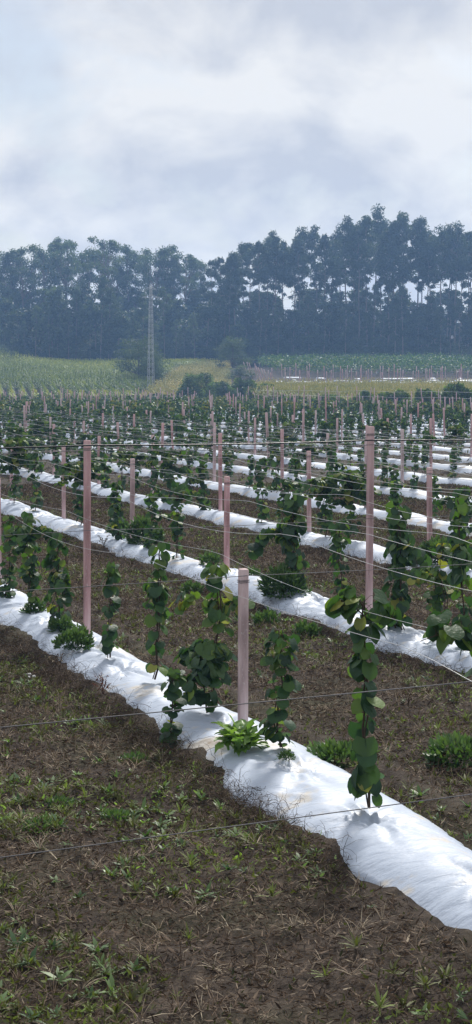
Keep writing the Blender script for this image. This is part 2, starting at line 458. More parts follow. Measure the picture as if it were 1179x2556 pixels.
# ------------------------------------------------------------------ posts
def post_mesh(w=0.08):
    """square post with chamfered edges, unit height, rough cast top"""
    h = w / 2; c = 0.011
    o8 = np.array([(-h + c, -h), (h - c, -h), (h, -h + c), (h, h - c), (h - c, h), (-h + c, h), (-h, h - c), (-h, -h + c)])
    V = []
    zs = [-0.15, 0.0, 0.25, 0.5, 0.75, 0.994, 1.0]
    for z in zs:
        s = 0.86 if z == 1.0 else 1.0
        for p in o8: V.append((p[0] * s, p[1] * s, z))
    V.append((0, 0, 1.001))
    n = len(zs)
    Q = [[i * 8 + j, i * 8 + (j + 1) % 8, (i + 1) * 8 + (j + 1) % 8, (i + 1) * 8 + j] for i in range(n - 1) for j in range(8)]
    T = [[(n - 1) * 8 + j, (n - 1) * 8 + (j + 1) % 8, n * 8] for j in range(8)]
    return mesh('post', V, [np.array(Q), np.array(T)], M_post, np.full(len(Q) + len(T), 0.5))
PM = post_mesh()
def tie_mesh():
    b = B()
    for z in (0.0, -0.012, 0.010):
        h = 0.0435
        P = [(-h, -h, z), (h, -h, z + 0.003), (h, h, z), (-h, h, z - 0.003), (-h, -h, z)]
        for i in range(4): b.tube([P[i], P[i + 1]], 0.0025, 5)
    return b.mesh('wire_tie', M_wire2)
TM = tie_mesh()
posts = []      # (k, x, y, height, tall, leanx, leany)
prng = random.Random(4)
fixed = {(1, 0): 1.40, (1, 1): 2.40, (2, 1): 2.53, (2, 2): 1.56, (2, 3): 1.62, (2, 4): 1.68, (3, 2): 1.62, (3, 3): 1.70, (3, 4): 1.92, (3, 5): 1.70,
         (3, 6): 1.52, (4, 5): 1.82, (5, 6): 1.5, (5, 5): 1.77, (6, 6): 1.95}
for k in range(1, NROW + 1):
    ur = urange(k, -40, 1220, 8)
    if ur is None: continue
    for j in range(-2, 50):
        u = 11.75 + 4.85 * j
        if not (ur[0] <= u <= ur[1]): continue
        dj = -0.08 if (k, j) == (2, 1) else 0 if (k, j) in fixed else prng.uniform(-0.35, 0.35)
        dv = 0 if (k, j) in fixed else prng.uniform(-0.06, 0.06)
        x, y = uv2xy(u + dj, rowv(k) + dv )
        h = fixed.get((k, j)) or prng.choice([1.5, 1.6, 1.65, 1.7, 1.75, 1.85, 2.1])
        if k > 9 and (k, j) not in fixed: h += prng.uniform(0.1, 0.6)
        if y > 60 and prng.random() < min(0.15, (y - 60) / 150): continue
        lean = 0.008 if y < 45 else 0.02
        posts.append([k, x, y, h, prng.gauss(0, lean), prng.gauss(0, lean)])
# the far margin: taller end posts and pairs leaning as anchors
for i, px in enumerate([47, 152, 210, 262, 345, 402, 432, 470, 527, 620, 668, 683, 742, 760, 812, 842, 892, 921, 935, 985, 1022, 1058, 1095, 1140]):
    x, y = on_row(px, NROW + 1, -1.5)
    if y > 208: x, y = (px - W / 2) / F * 205, 205 + prng.uniform(-4, 2)
    lean = 0.22 * prng.choice([-1, 1]) if i in (4, 8, 12, 17, 20, 21) else prng.gauss(0, 0.02)
    posts.append([NROW + 1, x, y, 2.5 + prng.uniform(-0.25, 0.35), lean, 0.0])
byrow = {}
for p in posts: byrow.setdefault(p[0], []).append(p)
post_list = []
for k, L in sorted(byrow.items()):
    L.sort(key=lambda p: px_of(p[1], p[2]))
    for i, (k_, x, y, h, lx, ly) in enumerate(L):
        base = (x, y, float(gz(x, y)) + MH * 0.85)
        near = y < 32
        if near:
            t_ = empty('trellis_post', base, TH)
            pb = obj('post_shaft', PM, t_); pb.scale = (1, 1, h)
            q = obj('wire_tie', TM, t_); q.location = (0, 0, h - 0.11)
        else:
            t_ = obj('trellis_post', PM); t_.location = base; t_.rotation_euler = (0, 0, TH); t_.scale = (1, 1, h)
        t_.rotation_euler = (lx, ly, TH + prng.gauss(0, 0.06))
        rn = 'nearest row' if k == 1 else ('far margin of the plantation' if k > NROW else ordw(k) + ' row from the camera')
        adj = 'tall' if h > 2.2 else ('leaning' if abs(lx) > 0.1 else 'short')
        tag(t_, '%s pink concrete post, %s from the left along the %s' % (adj, ordw(i + 1), rn), 'post', 'concrete posts of the trellis')
        post_list.append((k, x, y, h))

# ------------------------------------------------------------------ wires
def wire_line(name, P, r, m, sides=4):
    b = B(); b.tube(P, r, sides); return obj(name, b.mesh(name, m))
wr = random.Random(9)
wires = []
for i in range(24):
    v = 4.05 + 0.78 * i + wr.uniform(-0.08, 0.08)
    z0 = 1.80 + wr.uniform(-0.05, 0.07) if v > 5 else 1.72
    a, c = v, 0
    us = np.arange(2.5, 120, 0.35)
    x, y = uv2xy(us, v)
    p = W / 2 + F * x / np.maximum(y, 0.1)
    ok = (y > 3) & (p > -250) & (p < 1450)
    us = us[ok]
    if len(us) < 3: continue
    x, y = uv2xy(us, v)
    ph = ((us - 11.75) / 4.85) % 1
    seg = np.floor((us - 11.75) / 4.85).astype(int)
    sag = np.array([0.05 + 0.10 * random.Random(int(s_) * 31 + i).random() for s_ in seg])
    nod = np.array([random.Random(int(s_) * 77 + i * 5).uniform(-0.03, 0.03) for s_ in seg])
    nod2 = np.array([random.Random((int(s_) + 1) * 77 + i * 5).uniform(-0.03, 0.03) for s_ in seg])
    z = z0 + nod * (1 - ph) + nod2 * ph - sag * 4 * ph * (1 - ph)
    r_ = 0.0017 if v < 5.5 else 0.0024 if v < 10 else 0.0030
    o = wire_line('trellis_wire', np.stack([x, y, z], -1), r_, M_wire)
    tag(o, 'thin bright trellis wire running along the rows, %s from the camera' % ordw(i + 1), 'wire', 'lengthwise trellis wires')
def cross(u, z, r, m, label, v0=-6, v1=40, sag=0.0, name='cross_wire'):
    vs = np.arange(v0, v1, 0.3); x, y = uv2xy(u + 0 * vs, vs)
    p = W / 2 + F * x / np.maximum(y, 0.1); ok = (y > 1.5) & (p > -300) & (p < 1500)
    vs = vs[ok]; x, y = x[ok], y[ok]
    ph = ((vs - V1) / DVR) % 1
    zz = z - sag * 4 * ph * (1 - ph)
    o = wire_line(name, np.stack([x, y, zz], -1), r, m, 5); tag(o, label, 'wire', 'crosswise wires' if name == 'cross_wire' else None)
cross(7.0, 1.50, 0.0032, M_wire2, 'taut grey wire crossing the whole foreground above the bright rosette')
cross(7.0, 0.84, 0.0032, M_wire2, 'lowest grey wire crossing the bottom right corner above the film')
cross(11.68, 1.50, 0.0032, M_wire2, 'grey wire tied to the top of the short post nearest the camera', sag=0.015)
cross(16.42, 1.46, 0.0032, M_wire2, 'grey wire crossing the two tall posts at mid height', sag=0.02)
cross(16.42, 2.44, 0.0042, M_wire2, 'grey wire just below the black cable on the tall posts', sag=0.03)
cross(16.42, 2.50, 0.0095, M_black, 'thick black cable strung across the tops of the tall posts', sag=0.02, name='black_cable')
for i_, u_ in enumerate([21.2, 26.05, 30.9, 35.75, 40.6]):
    cross(u_, 1.74, 0.0035, M_wire2, '%s grey cross wire behind the tall posts' % ordw(i_ + 1), sag=0.02)
# wires strung along the far margin
for i_, (yy, zz, tx) in enumerate([(204, 2.5, 'upper'), (204, 1.9, 'lower')]):
    L_ = [on_row(px, NROW + 1, -1.5) for px in range(640, 1300, 20)]
    P = [(a, min(c, 205), zz + 0.05 * sin(a)) for a, c in L_]
    o = wire_line('margin_wire', P, 0.012, M_wire, 4); tag(o, '%s wire between the posts at the far right margin' % tx, 'wire')

# ------------------------------------------------------------------ kiwi vines
def leaf_template(rows=6, cols=5):
    """rounded heart leaf, stalk at the origin, tip at y=1, folded along the midrib"""
    tt = np.linspace(0, 1, rows)
    wd = np.array([0.36, 0.50, 0.55, 0.52, 0.38, 0.03]) if rows == 6 else np.interp(tt, [0, .2, .4, .6, .8, 1], [0.30, 0.46, 0.52, 0.47, 0.30, 0.03])
    V = []
    for i, t_ in enumerate(tt):
        for c in np.linspace(-1, 1, cols):
            x = c * wd[i]
            y = t_ - (0.16 * abs(c) * (1 - t_) ** 2) 
            z = 0.16 * abs(x) - 0.28 * t_ ** 2 - 0.22 * x * x + 0.02 * sin(9 * t_ + 5 * c)
            V.append((x, y, z))
    Q = [[i * cols + j, i * cols + j + 1, (i + 1) * cols + j + 1, (i + 1) * cols + j] for i in range(rows - 1) for j in range(cols - 1)]
    return np.array(V), np.array(Q)
LEAF = leaf_template()
LEAF_LO = leaf_template(4, 3)

def vine_parts(seed, hgt, dens, spread, lat=0, size=0.12, lo=False, bright=0.0, low=0.0, dirs=()):
    """stem builder and foliage builder of one climbing vine"""
    rng = np.random.default_rng(seed)
    st = B(); fo = B()
    n = 14
    zz = np.linspace(0, hgt, n)
    wob = np.cumsum(rng.normal(0, 0.014, (n, 2)), 0)
    P = np.column_stack([wob, zz])
    st.tube(P, np.interp(zz, [0, hgt], [0.011, 0.004]), 5)
    shoots = [P]
    if not lo and dens > 12:
        P2 = P + np.column_stack([0.03 * np.sin(zz * 6 + seed), 0.03 * np.cos(zz * 6), 0 * zz]); st.tube(P2, 0.006, 4)
    for i in range(lat):
        a = rng.uniform(0, 2 * pi); z0 = rng.uniform(0.45, 1.0) * hgt; L = rng.uniform(0.25, 0.75)
        m = 8; s_ = np.linspace(0, 1, m)
        b0 = np.array([np.interp(z0, zz, P[:, 0]), np.interp(z0, zz, P[:, 1]), z0])
        sp = b0 + np.column_stack([cos(a) * L * s_, sin(a) * L * s_, rng.uniform(0.1, 0.35) * np.sin(s_ * 2.6) - rng.uniform(0, 0.3) * s_ ** 2])
        st.tube(sp, np.linspace(0.005, 0.002, m), 4); shoots.append(sp)
    for a, z0, L, rise in dirs:
        m = 9; s_ = np.linspace(0, 1, m); b0 = np.array([np.interp(z0, zz, P[:, 0]), np.interp(z0, zz, P[:, 1]), z0])
        sp = b0 + np.column_stack([cos(a) * L * s_, sin(a) * L * s_, rise * s_ + 0.06 * np.sin(s_ * 3.1)])
        st.tube(sp, np.linspace(0.006, 0.0025, m), 5); shoots.append(sp)
    pos = []; rad = []
    for si, sp in enumerate(shoots):
        L = np.linalg.norm(np.diff(sp, axis=0), axis=1).sum()
        cnt = max(3, int(L * dens * (1 if si == 0 else 0.9)))
        t_ = np.sort(rng.uniform(low if si == 0 else 0.15, 1.0, cnt)) * (len(sp) - 1)
        ii = np.clip(t_.astype(int), 0, len(sp) - 2); fr = (t_ - ii)[:, None]
        pos.append(sp[ii] * (1 - fr) + sp[ii + 1] * fr); rad.append(np.full(cnt, 1.0 if si == 0 else 0.6))
    pos = np.vstack(pos); rad = np.concatenate(rad); c = len(pos)
    az = rng.uniform(0, 2 * pi, c)
    od = np.column_stack([np.cos(az), np.sin(az), np.zeros(c)])
    pl = rng.uniform(0.3, 1.0, c) * spread * rad
    att = pos + od * pl[:, None] + np.column_stack([0 * az, 0 * az, rng.uniform(-0.02, 0.06, c)])
    if not lo:
        for i in range(c):
            st.tube([pos[i], (pos[i] + att[i]) / 2 + (0, 0, 0.015), att[i]], [0.0022, 0.0018, 0.0015], 3, cap=False)
    droop = rng.uniform(0.35, 1.7, c)
    tip = unit(od + np.column_stack([rng.normal(0, .35, c), rng.normal(0, .35, c), -droop]))
    nrm = unit(od * rng.uniform(0.3, 1.3, c)[:, None] + np.column_stack([rng.normal(0, .35, c), rng.normal(0, .35, c), rng.uniform(0.2, 1.1, c)]))
    sc = size * rng.uniform(0.62, 1.18, c)
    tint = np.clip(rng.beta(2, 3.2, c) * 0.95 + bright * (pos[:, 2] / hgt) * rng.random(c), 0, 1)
    tint = np.where(rng.random(c) < 0.03, 0.97, tint)
    TV, TQ = LEAF_LO if lo else LEAF
    scv = np.column_stack([sc * rng.uniform(0.92, 1.25, c), sc, sc * rng.uniform(0.3, 1.7, c)])
    fo.inst(TV, TQ, att, frames(tip, nrm), scv, tint)
    return st, fo

V_TYPES = {
    # seed, height, leaves per metre, spread, laterals, leaf size, bright, low
    'sparse': [(1, 1.25, 40, 0.085, 0, 0.105, 0.3, 0.06), (2, 1.45, 38, 0.09, 1, 0.105, 0.35, 0.08), (3, 1.1, 40, 0.095, 0, 0.118, 0.2, 0.05), (4, 1.35, 26, 0.10, 2, 0.105, 0.7, 0.5)],
    'column': [(11, 1.6, 50, 0.11, 1, 0.115, 0.15, 0.0), (12, 1.45, 58, 0.115, 0, 0.115, 0.2, 0.02), (13, 1.8, 46, 0.12, 3, 0.115, 0.2, 0.0), (14, 1.3, 55, 0.13, 1, 0.12, 0.1, 0.0)],
    'bushy': [(21, 1.5, 60, 0.17, 7, 0.135, 0.3, 0.05), (22, 1.75, 55, 0.16, 9, 0.13, 0.35, 0.1), (23, 1.9, 48, 0.15, 11, 0.13, 0.4, 0.12), (24, 0.75, 45, 0.13, 5, 0.14, 0.15, 0.1)],
}
VM = {}
for nm_, L_ in V_TYPES.items():
    for i, a in enumerate(L_):
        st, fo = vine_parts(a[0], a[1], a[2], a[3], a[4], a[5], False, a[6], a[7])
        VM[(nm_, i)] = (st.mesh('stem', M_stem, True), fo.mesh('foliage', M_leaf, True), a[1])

for i, (a, dr) in enumerate([((41, 1.50, 42, 0.095, 0, 0.115, False, 0.2, 0.03), [(pi, 1.38, 0.24, 0.05), (0.2, 1.40, 0.26, -0.08), (2.6, 1.42, 0.15, 0.10), (pi, 0.14, 0.08, -0.02)]),
                            ((42, 1.62, 30, 0.10, 0, 0.122, False, 0.2, 0.1), [(pi, 1.52, 0.55, -0.02), (pi - 0.2, 1.20, 0.42, 0.42)])]):
    st, fo = vine_parts(*a, dirs=dr)
    VM[('shoots', i)] = (st.mesh('stem', M_stem, True), fo.mesh('foliage', M_leaf, True), a[1])
vines = []   # (k, x, y, type, idx, height scale, rz)
vr = random.Random(21)
def add_vine(px, k, ty, i, h, dv=0.0):
    x, y = on_row(px, k, dv - 0.2)
    vines.append([k, x, y, ty, i, h, 0.0 if ty == 'shoots' else vr.uniform(0, 6.28)])
# the vines of the first two rows as the photograph shows them (pixel x on the row, height in metres)
for px, ty, i, h, dv in [(15, 'column', 0, 1.15, 0), (86, 'column', 2, 1.35, 0), (150, 'column', 3, 1.12, 0), (277, 'sparse', 0, 1.10, 0), (385, 'sparse', 1, 1.42, 0.05),
                     (532, 'sparse', 3, 1.38, 0.12), (515, 'bushy', 3, 0.55, 0), (700, 'column', 1, 1.00, 0.12), (928, 'shoots', 0, 1.50, 0), (1255, 'shoots', 1, 1.62, 0), (432, 'sparse', 0, 0.52, -0.52)]:
    add_vine(px, 1, ty, i, h, dv)
for px, ty, i, h in [(35, 'bushy', 2, 1.7), (88, 'column', 1, 1.5), (200, 'bushy', 1, 1.4), (297, 'column', 3, 1.1), (372, 'column', 0, 1.0), (445, 'column', 2, 1.35), (728, 'column', 3, 1.42), (722, 'sparse', 1, 1.5), (850, 'column', 1, 1.25), (985, 'column', 3, 1.5), (1005, 'sparse', 1, 1.55), (1085, 'sparse', 1, 0.7), (1165, 'sparse', 1, 1.75), (1120, 'sparse', 3, 1.2)]:
    add_vine(px, 2, ty, i, h)
for px, ty, i, h in [(425, 'bushy', 0, 1.4), (510, 'column', 3, 1.3), (655, 'column', 1, 1.45), (700, 'column', 2, 0.8), (810, 'bushy', 1, 1.2), (870, 'bushy', 2, 1.4), (990, 'column', 0, 1.3), (1130, 'column', 2, 1.3), (1165, 'sparse', 0, 1.4)]:
    add_vine(px, 3, ty, i, h)
for k in range(3, NROW + 1):
    ur = urange(k, -30, 1210, 8)
    if ur is None: continue
    u = ur[0]
    while u < ur[1]:
        u += vr.uniform(1.25, 2.1) if k < 8 else vr.uniform(1.1, 1.9)
        x, y = uv2xy(u, rowv(k) - 0.18 + vr.uniform(-0.08, 0.08))
        if k == 3 and px_of(x, y) > 390: continue
        if vr.random() < (0.1 if k < 7 else 0.14): continue
        ty = vr.choices(['sparse', 'column', 'bushy'], [0.2, 0.62, 0.18])[0]
        vines.append([k, x, y, ty, vr.randrange(3), vr.uniform(0.95, 1.75 if k < 7 else 1.55), vr.uniform(0, 6.28)])
vines.sort(key=lambda a: a[2])
near_v, far_v = vines[:290], vines[290:]
rows_ = {}
for a in near_v: rows_.setdefault(a[0], []).append(a)
for k, L in sorted(rows_.items()):
    L.sort(key=lambda a: px_of(a[1], a[2]))
    for i, (k_, x, y, ty, vi, h, rz) in enumerate(L):
        ms, mf, h0 = VM[(ty, vi)]
        s_ = h / h0
        e = empty('kiwi_vine', (x, y, float(mound_z(x, y)) - 0.01), rz)
        q = max(0.9, min(1.12, s_))
        e.scale = (q, q, s_ if 0.75 < s_ < 1.4 else max(0.6, min(1.4, s_)))
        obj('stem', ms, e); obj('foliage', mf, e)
        rn = 'nearest row' if k == 1 else ordw(k) + ' row back'
        ds = {'sparse': 'thin kiwi vine with scattered leaves', 'column': 'dark leafy column of kiwi vine', 'bushy': 'bushy kiwi vine with side shoots', 'shoots': 'tall kiwi vine with arching leafy shoots'}[ty]
        tag(e, '%s, %s from the left in the %s' % (ds, ordw(i + 1), rn), 'kiwi vine', 'kiwi vines climbing in the rows')
# farther vines, past 300 of the kind
b = B(); lo = []
for i in range(8):
    lo.append(vine_parts(60 + i, 1.6, 48, 0.12, 2, 0.16, True, 0.65, 0.0)[1])
for k_, x, y, ty, vi, h, rz in far_v:
    src = lo[vr.randrange(8)]
    V = np.vstack(src.V); Qs = np.vstack(src.Q); tq = np.concatenate(src.tq)
    ca, sa = cos(rz), sin(rz)
    sx = vr.uniform(0.75, 1.2)
    V2 = np.column_stack([(V[:, 0] * ca - V[:, 1] * sa) * sx, (V[:, 0] * sa + V[:, 1] * ca) * sx, V[:, 2] * h / 1.5]) + (x, y, float(gz(x, y)) + 0.15)
    b.add(V2, Qs, tint=np.clip(tq * vr.uniform(0.8, 1.3), 0, 1))
if b.n:
    o = obj('distant_vines', b.mesh('distant_vines', M_leaf)); tag(o, 'mass of kiwi vines in the farther rows', 'kiwi vines', kind='stuff')

# ------------------------------------------------------------------ weeds and bushes on and beside the film
def blade_T(n=3):
    V = []; 
    for i in range(n + 1):
        t_ = i / n; w = 0.5 * (1 - t_ ** 2) * (0.6 + 0.8 * t_ if t_ < .5 else 1)
        V += [(-w, t_, 0.0 + 0.25 * t_ * t_), (w, t_, 0.25 * t_ * t_)]
    Q = [[2 * i, 2 * i + 1, 2 * i + 3, 2 * i + 2] for i in range(n)]
    return np.array(V), np.array(Q)
BLADE = blade_T()
def clump(seed, R, Hh, n, ls, m, aspect=0.55, base=0.2, upr=0.5):
    """bush of small leaves filling a dome, on short stems"""
    rng = np.random.default_rng(seed); b = B()
    d = rdir(n, rng); d[:, 2] = np.abs(d[:, 2])
    r_ = rng.uniform(0.35, 1.0, n) ** 0.5
    lob = 0.75 + 0.5 * vnoise(np.arctan2(d[:, 1], d[:, 0]) * 1.4 + 9, d[:, 2] * 3, 1.0, seed)
    p = d * (r_ * lob)[:, None] * np.array([R, R, Hh])
    p[:, 2] += base * Hh * 0.2
    tip = unit(d + rdir(n, rng) * 0.7 + np.array([0, 0, upr])); nrm = unit(d * 0.5 + np.array([0, 0, 1.0]) + rdir(n, rng) * 0.5)
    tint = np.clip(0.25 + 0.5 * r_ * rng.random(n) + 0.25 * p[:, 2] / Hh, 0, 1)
    sc = ls * rng.uniform(0.6, 1.3, n)
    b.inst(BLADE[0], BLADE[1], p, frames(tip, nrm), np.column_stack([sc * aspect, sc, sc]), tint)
    for i in range(10):
        a = rng.uniform(0, 6.28); q = np.array([cos(a) * R * 0.6, sin(a) * R * 0.6, Hh * rng.uniform(0.5, 0.9)])
        b.tube([(0, 0, -0.02), q * (0.5, 0.5, 0.6), q], [0.004, 0.003, 0.002], 4, tint=0.1)
    return b.mesh('foliage', m)
def put(name, me, px, py, label, cat, group=None, sc=1.0, z=None, rz=None):
    x, y = ground_at(px, py, MH if z is None else z)
    o = obj(name, me); o.location = (x, y, float(mound_z(x, y)) - 0.01 if z is None else z)
    o.rotation_euler = (0, 0, random.uniform(0, 6.28) if rz is None else rz); o.scale = (sc, sc, sc)
    return tag(o, label, cat, group)
G1 = 'leafy weed clumps growing through the film'
C1 = clump(1, 0.24, 0.20, 1100, 0.045, M_weed, 0.75, upr=0.2); C2 = clump(2, 0.30, 0.42, 1300, 0.085, M_weed, 0.55, upr=0.0); C3 = clump(3, 0.15, 0.14, 420, 0.042, M_weed, 0.7, upr=0.1)
C4 = clump(4, 0.42, 0.42, 1700, 0.095, M_weed, 0.5, upr=-0.1)
C5 = clump(6, 0.17, 0.05, 170, 0.05, M_weed, 0.5, upr=0.1); C6 = clump(9, 0.27, 0.15, 640, 0.058, M_weed, 0.6, upr=0.1)
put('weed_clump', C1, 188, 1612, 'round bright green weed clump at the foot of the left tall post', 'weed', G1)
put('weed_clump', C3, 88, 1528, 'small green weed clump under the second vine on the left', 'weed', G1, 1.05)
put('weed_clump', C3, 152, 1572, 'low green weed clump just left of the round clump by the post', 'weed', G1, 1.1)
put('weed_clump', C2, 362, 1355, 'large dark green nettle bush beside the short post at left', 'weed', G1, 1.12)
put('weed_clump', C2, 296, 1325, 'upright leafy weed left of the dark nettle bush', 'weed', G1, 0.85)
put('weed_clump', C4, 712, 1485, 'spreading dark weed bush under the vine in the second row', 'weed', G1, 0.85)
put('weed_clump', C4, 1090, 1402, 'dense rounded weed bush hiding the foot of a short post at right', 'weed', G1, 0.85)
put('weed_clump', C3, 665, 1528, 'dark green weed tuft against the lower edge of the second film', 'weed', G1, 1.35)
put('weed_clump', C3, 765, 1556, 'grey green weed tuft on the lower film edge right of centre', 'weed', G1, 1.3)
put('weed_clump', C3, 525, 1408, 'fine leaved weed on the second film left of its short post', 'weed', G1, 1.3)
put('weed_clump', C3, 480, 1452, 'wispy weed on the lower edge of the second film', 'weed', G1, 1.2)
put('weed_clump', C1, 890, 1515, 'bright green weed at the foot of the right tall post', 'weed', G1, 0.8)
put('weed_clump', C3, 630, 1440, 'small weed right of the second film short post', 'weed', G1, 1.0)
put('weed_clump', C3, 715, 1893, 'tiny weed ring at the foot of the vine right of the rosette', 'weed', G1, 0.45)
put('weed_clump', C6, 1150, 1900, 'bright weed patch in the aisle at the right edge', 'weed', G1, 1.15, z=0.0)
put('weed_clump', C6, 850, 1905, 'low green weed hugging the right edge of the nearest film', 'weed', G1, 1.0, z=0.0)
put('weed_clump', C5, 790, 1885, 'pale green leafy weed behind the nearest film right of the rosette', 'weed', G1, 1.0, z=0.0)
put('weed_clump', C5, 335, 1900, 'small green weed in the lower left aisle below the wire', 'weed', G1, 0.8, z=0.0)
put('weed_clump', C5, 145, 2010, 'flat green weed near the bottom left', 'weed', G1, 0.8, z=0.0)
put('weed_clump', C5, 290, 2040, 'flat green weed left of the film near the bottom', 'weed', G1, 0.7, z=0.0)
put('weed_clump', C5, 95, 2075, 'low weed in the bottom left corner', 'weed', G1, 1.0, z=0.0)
# grass tuft
b = B(); rg_ = np.random.default_rng(8); n = 26
az = rg_.uniform(0, 6.28, n)
tip = unit(np.column_stack([np.cos(az), np.sin(az), rg_.uniform(0.5, 2, n)])); nrm = np.column_stack([-np.cos(az), -np.sin(az), np.full(n, .5)])
sc = rg_.uniform(0.08, 0.16, n)
b.inst(BLADE[0] * (1, 1, -1), BLADE[1], np.column_stack([np.cos(az), np.sin(az), 0 * az]) * 0.01, frames(tip, nrm), np.column_stack([sc * 0.12, sc, sc]), rg_.uniform(0.2, 0.7, n))
put('grass_tuft', b.mesh('grass_tuft', M_weed), 262, 1628, 'spiky grass tuft between the round clump and the thin vine', 'grass tuft')
# bright rosette at the foot of the nearest short post
def rosette(seed, n, L):
    rng = np.random.default_rng(seed); b = B()
    rows = 7; cols = 5; V = []
    for i in range(rows):
        t_ = i / (rows - 1)
        w = np.interp(t_, [0, .2, .5, .75, .93, 1], [0.03, 0.06, 0.14, 0.19, 0.09, 0.0])
        w *= 1 + 0.18 * (-1) ** i
        for c in np.linspace(-1, 1, cols):
            V.append((c * w, t_, 0.10 * abs(c) * (1 if i % 2 else .4) - 0.45 * t_ ** 2.2))
    Q = [[i * cols + j, i * cols + j + 1, (i + 1) * cols + j + 1, (i + 1) * cols + j] for i in range(rows - 1) for j in range(cols - 1)]
    az = rng.uniform(0, 6.28, n); el = rng.uniform(0.15, 1.45, n)
    tip = np.column_stack([np.cos(az) * np.cos(el), np.sin(az) * np.cos(el), np.sin(el)])
    nrm = np.column_stack([-np.cos(az) * np.sin(el), -np.sin(az) * np.sin(el), np.cos(el)]) + rng.normal(0, .2, (n, 3))
    sc = L * rng.uniform(0.6, 1.1, n)
    sc = np.column_stack([sc * rng.uniform(1.1, 1.8, n), sc, sc * rng.uniform(0.4, 2.0, n)])
    b.inst(np.array(V), np.array(Q), np.column_stack([np.cos(az), np.sin(az), 0 * az]) * 0.03 * (L / 0.17) + np.column_stack([rng.normal(0, .05, n), rng.normal(0, .05, n), rng.uniform(0, 0.13, n)]) * (L / 0.17), frames(tip, nrm), sc, rng.random(n))
    return b.mesh('rosette_plant', M_bright, True)
put('rosette_plant', rosette(3, 85, 0.17), 603, 1862, 'bright green broad leaved rosette in front of the nearest short post', 'weed')
put('rosette_plant', rosette(5, 20, 0.15), 740, 1330, 'small broad leaved weed on the third film', 'weed')

# dry weeds: tangled straw heaped along film edges, and a few upright dead plants
def curly(b, rng, p, L, r_, up=0.3, tint=0.5, seg=7):
    d = unit(np.append(rng.normal(size=2), abs(rng.normal()) * up)[None])[0]
    P = [np.array(p, float)]
    for i in range(seg):
        d = unit((d + rng.normal(0, 0.42, 3) + np.array([0, 0, -0.10 * i]))[None])[0]
        q = P[-1] + d * L / seg
        if q[2] < 0.005: q[2] = 0.01
        P.append(q)
    b.tube(P, np.linspace(r_, r_ * 0.4, len(P)), 3, tint=tint, cap=False)
def straw_heap(seed, pts, n, L, hh, label):
    rng = np.random.default_rng(seed); b = B()
    pts = np.array(pts, float)
    for i in range(n):
        t_ = rng.uniform(0, len(pts) - 1.001); k = int(t_); f = t_ - k
        c = pts[k] * (1 - f) + pts[k + 1] * f
        q = c + rng.normal(0, 1, 2) * (0.07 + 0.10 * rng.random())
        z = abs(rng.normal(0, hh))
        curly(b, rng, (q[0], q[1], z), L * rng.uniform(0.5, 1.3), rng.choice([0.0012, 0.0016, 0.0024]), 0.5, float(np.clip(rng.beta(1.3, 3.2), 0, 1)))
    o = obj('dry_straw', b.mesh('dry_straw', M_dry)); tag(o, label, 'dry straw', kind='stuff')
def edge_pts(k, pxs, dv): return [on_row(p, k, dv) for p in pxs]
straw_heap(1, edge_pts(1, [150, 230, 300, 380, 450], -0.82), 1000, 0.30, 0.07, 'heap of tangled dry brown straw along the left film edge')
straw_heap(2, edge_pts(1, [450, 540, 620, 720, 820], -0.86), 1100, 0.26, 0.05, 'flattened tangled straw below the nearest film')
straw_heap(3, edge_pts(2, [420, 520, 640, 760, 880, 980, 1080, 1170], -0.76), 1500, 0.28, 0.05, 'dry weeds along the lower edge of the second film')
straw_heap(4, edge_pts(2, [100, 200, 300, 400], -0.76), 600, 0.28, 0.06, 'dry weeds along the lower edge of the second film, left part')
straw_heap(5, edge_pts(3, [450, 600, 740, 850, 980, 1150], -0.76), 900, 0.30, 0.07, 'dry weeds along the lower edge of the third film')
straw_heap(6, edge_pts(1, [-40, 40, 120, 180], -0.82), 700, 0.3, 0.06, 'dry weeds below the first film at the left edge')
def dead_weed(seed, hgt, label, px, py, m=M_red, z=0.02, n=9):
    rng = np.random.default_rng(seed); b = B()
    for i in range(n):
        a = rng.uniform(0, 6.28); L = hgt * rng.uniform(0.5, 1)
        s_ = np.linspace(0, 1, 8); arc = rng.uniform(0.15, 0.6) * L
        P = np.column_stack([np.cos(a) * arc * s_ ** 1.6, np.sin(a) * arc * s_ ** 1.6, L * (s_ - 0.25 * s_ ** 3)])
        b.tube(P, np.linspace(0.003, 0.0012, 8), 3, tint=0.3, cap=False)
        c = 12; t_ = rng.uniform(0.45, 1, c) * 6.99; ii = t_.astype(int); f = (t_ - ii)[:, None]
        pp = P[ii] * (1 - f) + P[ii + 1] * f
        tp = rdir(c, rng) + np.array([0, 0, -0.8]); sc = rng.uniform(0.015, 0.035, c)
        b.inst(BLADE[0], BLADE[1], pp, frames(tp, rdir(c, rng)), np.column_stack([sc * .5, sc, sc]), rng.random(c))
    put('dead_weed', b.mesh('dead_weed', m), px, py, label, 'dead weed', z=z)
dead_weed(1, 0.36, 'reddish dead weed with drooping seed heads at the left film edge', 258, 1742)
dead_weed(2, 0.30, 'dry brown weed standing at the film edge left of the reddish one', 150, 1680, M_dry)
dead_weed(3, 0.34, 'pale dry weed in the aisle left of the right foreground vine', 1020, 1762, M_dry, n=7)
dead_weed(4, 0.30, 'dry weed stalks in the aisle above the nearest short post foot', 850, 1700, M_dry, n=7)
dead_weed(5, 0.34, 'dark dry weed leaning over the second film left of its short post', 470, 1470, M_dry, n=12)
dead_weed(6, 0.40, 'dry weed stalks on the second film left of the nettle bush', 260, 1370, M_dry, n=10)
dead_weed(7, 0.40, 'dry grass bunch lying across the third film behind the short post', 545, 1280, M_dry, n=22)
dead_weed(8, 0.30, 'dry weed standing on the third film edge at right', 1060, 1300, M_red, n=8)
